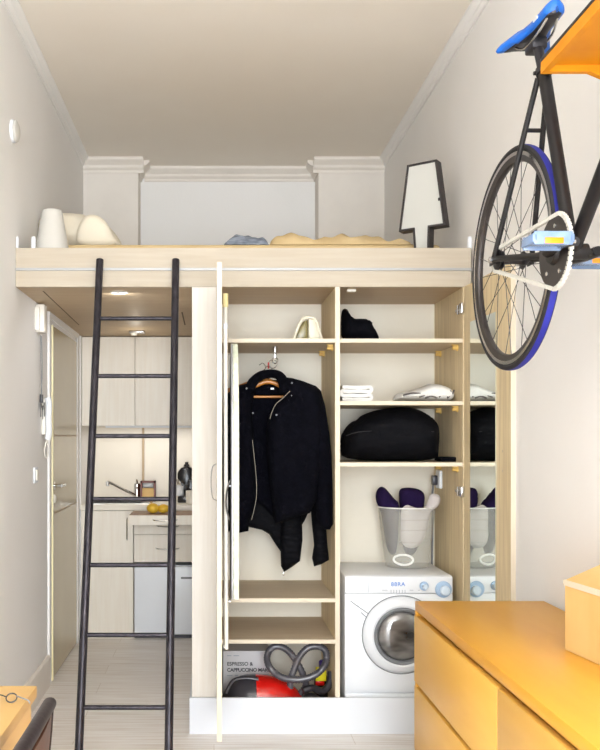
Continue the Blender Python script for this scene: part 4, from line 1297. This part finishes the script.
b = nb(); tube(b, smoothpath([(gx - .08, gy, gz + .004), (gx - .082, gy - .04, gz), (gx - .08, gy - .10, gz - .008), (gx - .076, gy - .12, gz - .0175)]), .0018, 6)
part('temple', b, 'grey', t)

# chair: rounded dark leather back rail, brown panel, seat, four legs
rx, rz_ = -.340, .800
t = thing('leather_chair', (-.55, 1.6, 0), 'dark leather chair with a rolled top rail pushed up to the desk', 'chair')
b = nb(); tube(b, [(rx, 1.805, rz_), (rx, 1.80, rz_), (rx - .002, 1.79, rz_), (rx, 1.62, rz_ + .0), (rx, 1.45, rz_ + .0), (rx, 1.38, rz_)], [.006, .011, .0140, .0145, .0145, .010], 18)
part('top_rail', b, 'leather', t, ang=60)
def back_rows():
    rs = []
    for k in range(9):
        u = k / 8
        z = rz_ - .01 - .33 * u
        x = rx + .004 - .06 * u + .012 * sin(pi * u)
        hw = .190 + .004 * sin(pi * u * .8) - .04 * u * u
        yc = 1.60
        ring = []
        for j in range(13):
            v = -1 + 2 * j / 12
            ring.append(Vector((x + .012 * (1 - v * v), yc + hw * v, z)))
        rs.append(ring)
    return rs
R_ = back_rows()
b = nb()
g = [[b.verts.new(p) for p in r] for r in R_]; g2 = [[b.verts.new(p + Vector((-.016, 0, 0))) for p in r] for r in R_]
for i in range(8):
    for j in range(12):
        b.faces.new((g[i][j], g[i][j + 1], g[i + 1][j + 1], g[i + 1][j])); b.faces.new((g2[i][j], g2[i + 1][j], g2[i + 1][j + 1], g2[i][j + 1]))
for i in range(8):
    for j in (0, 12):
        b.faces.new((g[i][j], g[i + 1][j], g2[i + 1][j], g2[i][j]))
for j in range(12):
    for i in (0, 8):
        b.faces.new((g[i][j], g[i][j + 1], g2[i][j + 1], g2[i][j]))
part('backrest', b, 'brownseat', t, ang=60)
b = nb()
for j in (0, 12):
    tube(b, smoothpath([r[j] + Vector((-.006, 0, 0)) for r in R_], 3), .009, 12)
tube(b, smoothpath([p + Vector((-.006, 0, 0)) for p in R_[8]], 2), .0125, 12)
part('back_frame', b, 'leather', t, ang=60)
b = nb(); box(b, -.84, -.44, 1.41, 1.79, .42, .465, bev=.018, seg=3); part('seat', b, 'leather', t)
for lx_, ly_ in ((-.82, 1.43), (-.82, 1.77), (-.46, 1.43), (-.46, 1.77)):
    b = nb(); tube(b, [(lx_ + (.02 if lx_ < -.7 else -.0), ly_, .425), (lx_, ly_, 0)], [.016, .011], 12); part('leg', b, 'darkwood', t)

# ------------------------------------------------------------------ wall shelf that holds the bicycle
sx0, sx1, sy1_, sy0_ = .852, XR - .0008, 2.245, 1.62
uz = 2.302
t = thing('bicycle_shelf', (1.02, 1.95, uz), 'bright orange pine wall shelf that carries the bicycle', 'shelf')
part('shelf_board', box(nb(), sx0, sx1, sy0_, sy1_, uz + .018, uz + .030), 'shelfwood', t, smooth=False)
part('top_edge', box(nb(), sx0 - .001, sx1, sy0_, sy1_ + .001, uz + .0302, uz + .0385), 'black', t, smooth=False)
part('lip', box(nb(), sx0 - .0005, sx0 + .016, sy0_, sy1_, uz, uz + .0178), 'shelfwood', t, smooth=False)
part('lip', box(nb(), sx0 + .0162, sx1, sy1_ - .016, sy1_, uz, uz + .0178), 'shelfwood', t, smooth=False)
b = nb(); prism(b, [(sx1, uz - .09), (sx1, uz - .0005), (.97, uz - .0005)], sy1_ - .02, sy1_ - .002, 'Y'); part('bracket', b, 'shelfwood', t, smooth=False)

# ------------------------------------------------------------------ bicycle
A0 = radians(1.7)
hub = Vector((.906, 2.615, 1.893))
bk = thing('bicycle', hub, 'black single-speed bicycle with blue saddle and blue tyre hanging on the right wall', 'bicycle', rz=A0)
def bp(name, bm, m, parent=None, ang=40, label=None):
    return part(name, bm, m, parent or bk, ang=ang, local=True, label=label)
RW = .335
BB = Vector((0, -.410, -.063))
sd = Vector((0, .314, .949))
SC = BB + sd * .553
HT, HB = Vector((0, -.845, .505)), Vector((0, -.885, .36))
def wheel(c, cog):
    c = Vector(c)
    wh = bp('rear_wheel' if cog else 'front_wheel', lathe(nb(), [(RW - .047, -.004), (RW - .044, -.009), (RW - .022, -.0115), (RW - .018, -.010), (RW - .018, .010), (RW - .022, .0115), (RW - .044, .009), (RW - .047, .004)][::-1], c, axis='X', n=96) if False else torus_profile(c, [(RW - .050, -.004), (RW - .047, -.009), (RW - .030, -.0125), (RW - .030, .0125), (RW - .047, .009), (RW - .050, .004)]), 'rim')
    bp('brake_track', torus_profile(c, [(RW - .0298, -.0127), (RW - .019, -.0127), (RW - .019, .0127), (RW - .0298, .0127)]), 'silver', wh)
    bp('tyre', torus_profile(c, [(RW - .0188, -.0112), (RW - .012, -.0148), (RW - .0045, -.0125), (RW - .0020, -.0092), (RW - .0020, .0092), (RW - .0045, .0125), (RW - .012, .0148), (RW - .0188, .0112)]), 'rubber', wh)
    bp('tread', torus_profile(c, [(RW - .0053, -.0095), (RW - .0018, -.0088), (RW - .0006, -.004), (RW - .0006, .004), (RW - .0018, .0088), (RW - .0053, .0095)]), 'bluetread', wh)
    b = nb(); cyl(b, c + Vector((-.072, 0, 0)), c + Vector((.072, 0, 0)), .0048, n=12)
    for s_ in (-1, 1):
        cyl(b, c + Vector((s_ * .062, 0, 0)), c + Vector((s_ * .072, 0, 0)), .0095, n=6)
    bp('axle', b, 'silver', wh)
    b = nb(); lathe(b, [(.012, -.052), (.013, -.036), (.027, -.034), (.027, -.031), (.014, -.028), (.012, 0), (.014, .028), (.027, .031), (.027, .034), (.013, .036), (.012, .052)], c, axis='X', n=24)
    bp('hub', b, 'black', wh)
    for k in range(28):
        side = -1 if k % 2 else 1
        a = 2 * pi * k / 28
        off = (1 if (k // 2) % 2 else -1) * .95
        b = nb()
        tube(b, [c + Vector((side * .0325, .0255 * cos(a + off), .0255 * sin(a + off))), c + Vector((side * .003, (RW - .049) * cos(a), (RW - .049) * sin(a)))], .0011, 5)
        bp('spoke', b, 'black' if cog else 'black', wh)
    return wh
def torus_profile(c, prof, n=96):
    b = nb()
    rs = []
    for k in range(n):
        a = 2 * pi * k / n
        rs.append([Vector((c.x + h, c.y + r * cos(a), c.z + r * sin(a))) for r, h in prof])
    rings(b, rs, closed_path=True)
    return b
rw = wheel((0, 0, 0), True)
fw = wheel((0, -.985, 0), False)
# frame
b = nb(); tube(b, [SC + sd * .012, SC, BB], [.0175, .0175, .0165], 18)
fr = bp('seat_tube', b, 'frame')
b = nb(); tube(b, [SC - sd * .004 + Vector((0, 0, .006)), HT + Vector((0, .005, -.004))], .0135, 16); bp('top_tube', b, 'frame')
b = nb(); tube(b, [BB, HB + Vector((0, .008, .02))], .0175, 18); bp('down_tube', b, 'frame')
b = nb(); cyl(b, HT, HB, .0185, n=18); bp('head_tube', b, 'frame')
b = nb(); cyl(b, BB + Vector((-.036, 0, 0)), BB + Vector((.036, 0, 0)), .021, n=20); bp('bottom_bracket', b, 'frame')
for s_ in (-1, 1):
    b = nb(); tube(b, smoothpath([SC + Vector((s_ * .014, .010, -.004)), Vector((s_ * .026, -.165, .335)), Vector((s_ * .055, -.02, .035)), Vector((s_ * .058, .0, .004))], 5), .0078, 12); bp('seat_stay', b, 'frame')
    b = nb(); tube(b, smoothpath([BB + Vector((s_ * .022, .02, 0)), Vector((s_ * .034, -.30, -.05)), Vector((s_ * .055, -.05, -.006)), Vector((s_ * .058, .012, 0))], 5), .0095, 12); bp('chain_stay', b, 'frame')
    b = nb(); box(b, s_ * .058 - .0025, s_ * .058 + .0025, -.02, .03, -.014, .014, bev=.002); bp('dropout', b, 'frame')
p_ = Vector((0, -.165, .335))
b = nb(); cyl(b, p_ + Vector((-.026, 0, 0)), p_ + Vector((.026, 0, 0)), .006, n=12); bp('stay_bridge', b, 'frame')
b = nb(); cyl(b, SC + sd * .004, SC + sd * .022, .0215, n=18); cyl(b, SC + sd * .013 + Vector((-.024, .012, 0)), SC + sd * .013 + Vector((.024, .012, 0)), .0055, n=10); bp('seat_clamp', b, 'black')
SP = BB + sd * .70 + Vector((0, .012, -.004))
b = nb(); cyl(b, SC - sd * .05, SP - sd * .02, .0135, n=18); bp('seat_post', b, 'black')
b = nb(); box(b, -.022, .022, SP.y - .03, SP.y + .03, SP.z - .045, SP.z - .012, bev=.006); bp('saddle_clamp', b, 'black')
for s_ in (-1, 1):
    b = nb(); tube(b, smoothpath([Vector((s_ * .012, SP.y - .120, SP.z + .004)), Vector((s_ * .021, SP.y - .06, SP.z - .022)), Vector((s_ * .022, SP.y + .03, SP.z - .022)), Vector((s_ * .035, SP.y + .085, SP.z + .008))], 6), .0035, 8); bp('saddle_rail', b, 'silver')
# saddle shell
def saddle(thick, zoff, shrink):
    b = nb()
    rs = []
    N = 26
    for i in range(N + 1):
        u = i / N
        y = SP.y - .140 + .252 * u
        wdt = (.028 + .010 * u + .054 * max(0, (u - .42) / .58) ** 1.35 * (1.0)) * shrink
        if u < .08:
            wdt *= sqrt(max(.05, 1 - (1 - u / .08) ** 2))
        if u > .93:
            wdt *= sqrt(max(.05, 1 - ((u - .93) / .07) ** 2))
        zc = SP.z + .017 + .012 * (u - .4) ** 2 + zoff + (.008 * u if u > .7 else 0)
        ring = []
        for k in range(20):
            a = 2 * pi * k / 20
            xx = wdt * cos(a)
            zz = thick * sin(a) - .35 * abs(xx) * (abs(xx) / .07) ** .6
            ring.append(Vector((xx, y, zc + zz)))
        rs.append(ring)
    rings(b, rs)
    return b
sdl = bp('saddle', saddle(.021, 0, 1), 'blue', ang=80)
bp('saddle_base', saddle(.010, -.0125, .72), 'black', sdl, ang=80)
b = nb(); box(b, -.0335, -.028, SP.y - .085, SP.y - .06, SP.z + .009, SP.z + .016); bp('saddle_mark', b, 'white', sdl)
# drivetrain
cx_ = -.046
b = nb(); lathe(b, [(.085, -.002), (.092, -.0025), (.092, .0025), (.085, .002), (.03, .002), (.03, -.002)][:4] + [(.02, .002), (.02, -.002)], Vector((cx_, BB.y, BB.z)), axis='X', n=64)
cr = bp('chainring', b, 'rim')
for k in range(5):
    a = 2 * pi * k / 5 + .4
    b = nb(); c = Vector((cx_ - .004, BB.y + .065 * cos(a), BB.z + .065 * sin(a))); cyl(b, c, c + Vector((.004, 0, 0)), .0058, n=12); bp('chainring_bolt', b, 'silver', cr)
b = nb(); cyl(b, (cx_ - .012, BB.y, BB.z), (cx_ + .0, BB.y, BB.z), .03, .036, n=24); bp('spider', b, 'frame', cr)
b = nb(); lathe(b, [(.030, -.003), (.033, -.002), (.033, .002), (.03, .003), (.012, .003), (.012, -.003)], Vector((cx_, 0, 0)), axis='X', n=32); bp('rear_cog', b, 'frame')
# chain: a run of links
RC, rc = .0955, .0345
d_ = Vector((BB.y, BB.z)); L_ = d_.length
ang0 = math.atan2(d_.y, d_.x)
beta = math.acos((RC - rc) / L_)
pts = []
def ap(c, r, a):
    return Vector((cx_, c[0] + r * cos(a), c[1] + r * sin(a)))
a1, a2 = ang0 + beta, ang0 - beta
cB = (BB.y, BB.z)
for k in range(41):     # round the chainring, away from the cog
    a = a1 + (a2 - a1) * k / 40
    pts.append(ap(cB, RC, a))
for k in range(1, 30):
    pts.append(ap(cB, RC, a2).lerp(ap((0, 0), rc, a2), k / 30))
for k in range(15):
    a = a2 + ((a1 - 2 * pi) - a2) * k / 14
    pts.append(ap((0, 0), rc, a))
for k in range(1, 30):
    pts.append(ap((0, 0), rc, a1).lerp(ap(cB, RC, a1), k / 30))
b = nb(); tube(b, pts, .0040, 8, closed=True, up=(1, 0, 0)); ch = bp('chain', b, 'chain')
b = nb()
tot = 0
acc = 0
for i in range(len(pts)):
    p, q = pts[i], pts[(i + 1) % len(pts)]
    seg = (q - p).length
    while acc <= seg:
        c = p.lerp(q, acc / seg)
        t_ = (q - p).normalized()
        m_ = Matrix.Translation(c) @ Matrix(((1, 0, 0), (0, t_.y, -t_.z), (0, t_.z, t_.y))).to_4x4()
        box(b, -.0048, .0048, -.0042, .0042, -.0052, .0052, mtx=m_)
        acc += .0127
    acc -= seg
bp('chain_links', b, 'chain', ch)
# cranks and pedals
def crank(s_, dir_):
    x = s_ * .062
    e = Vector((x + s_ * .008, BB.y + dir_ * .169, BB.z + dir_ * .012))
    b = nb(); tube(b, [Vector((x, BB.y - dir_ * .012, BB.z)), Vector((x, BB.y, BB.z)), Vector((x + s_ * .004, BB.y + dir_ * .08, BB.z)), e], [.014, .016, .011, .012], 12, flat=.9)
    cyl(b, (s_ * .035, BB.y, BB.z), (x, BB.y, BB.z), .009)
    k = bp('crank_arm', b, 'frame')
    b = nb(); cyl(b, e, e + Vector((s_ * .10, 0, 0)), .006, n=10); bp('pedal_axle', b, 'silver', k)
    c = e + Vector((s_ * .066, 0, 0))
    b = nb()
    # pedal cage: body with an open frame
    for yy in (-.036, .030):
        box(b, c.x - .046, c.x + .046, c.y + yy, c.y + yy + .007, c.z - .016, c.z + .016, bev=.003)
    for xx in (-.050, .036):
        box(b, c.x + xx, c.x + xx + .014, c.y - .036, c.y + .037, c.z - .011, c.z + .011, bev=.004)
    box(b, c.x - .045, c.x + .045, c.y - .011, c.y + .011, c.z - .011, c.z + .011, bev=.004)
    pd = bp('pedal', b, 'pedal')
    for yy in (-.0395, .0375):
        b = nb(); box(b, c.x - .022, c.x + .022, c.y + yy, c.y + yy + .003, c.z - .014, c.z + .000, bev=.001); bp('reflector', b, 'amber', pd)
crank(-1, -1)
crank(1, 1)
# fork, stem, handlebar
b = nb(); tube(b, [HB, HB + Vector((0, -.01, -.03))], .016, 14)
fk = bp('fork_crown', b, 'frame')
for s_ in (-1, 1):
    b = nb(); tube(b, smoothpath([HB + Vector((0, -.008, -.022)), HB + Vector((s_ * .032, -.015, -.05)), Vector((s_ * .048, -.965, .06)), Vector((s_ * .05, -.985, 0))], 5), .009, 12); bp('fork_blade', b, 'frame', fk)
b = nb(); tube(b, [HT, HT + Vector((0, .012, .035)), HT + Vector((0, -.075, .05))], .013, 14); bp('stem', b, 'black')
hb = HT + Vector((0, -.078, .05))
b = nb(); tube(b, smoothpath([hb + Vector((-.20, .06, .01)), hb + Vector((-.17, .03, .01)), hb + Vector((-.08, 0, 0)), hb, hb + Vector((.08, 0, 0)), hb + Vector((.17, .03, .01)), hb + Vector((.20, .06, .01))], 5), .011, 12); bp('handlebar', b, 'black')
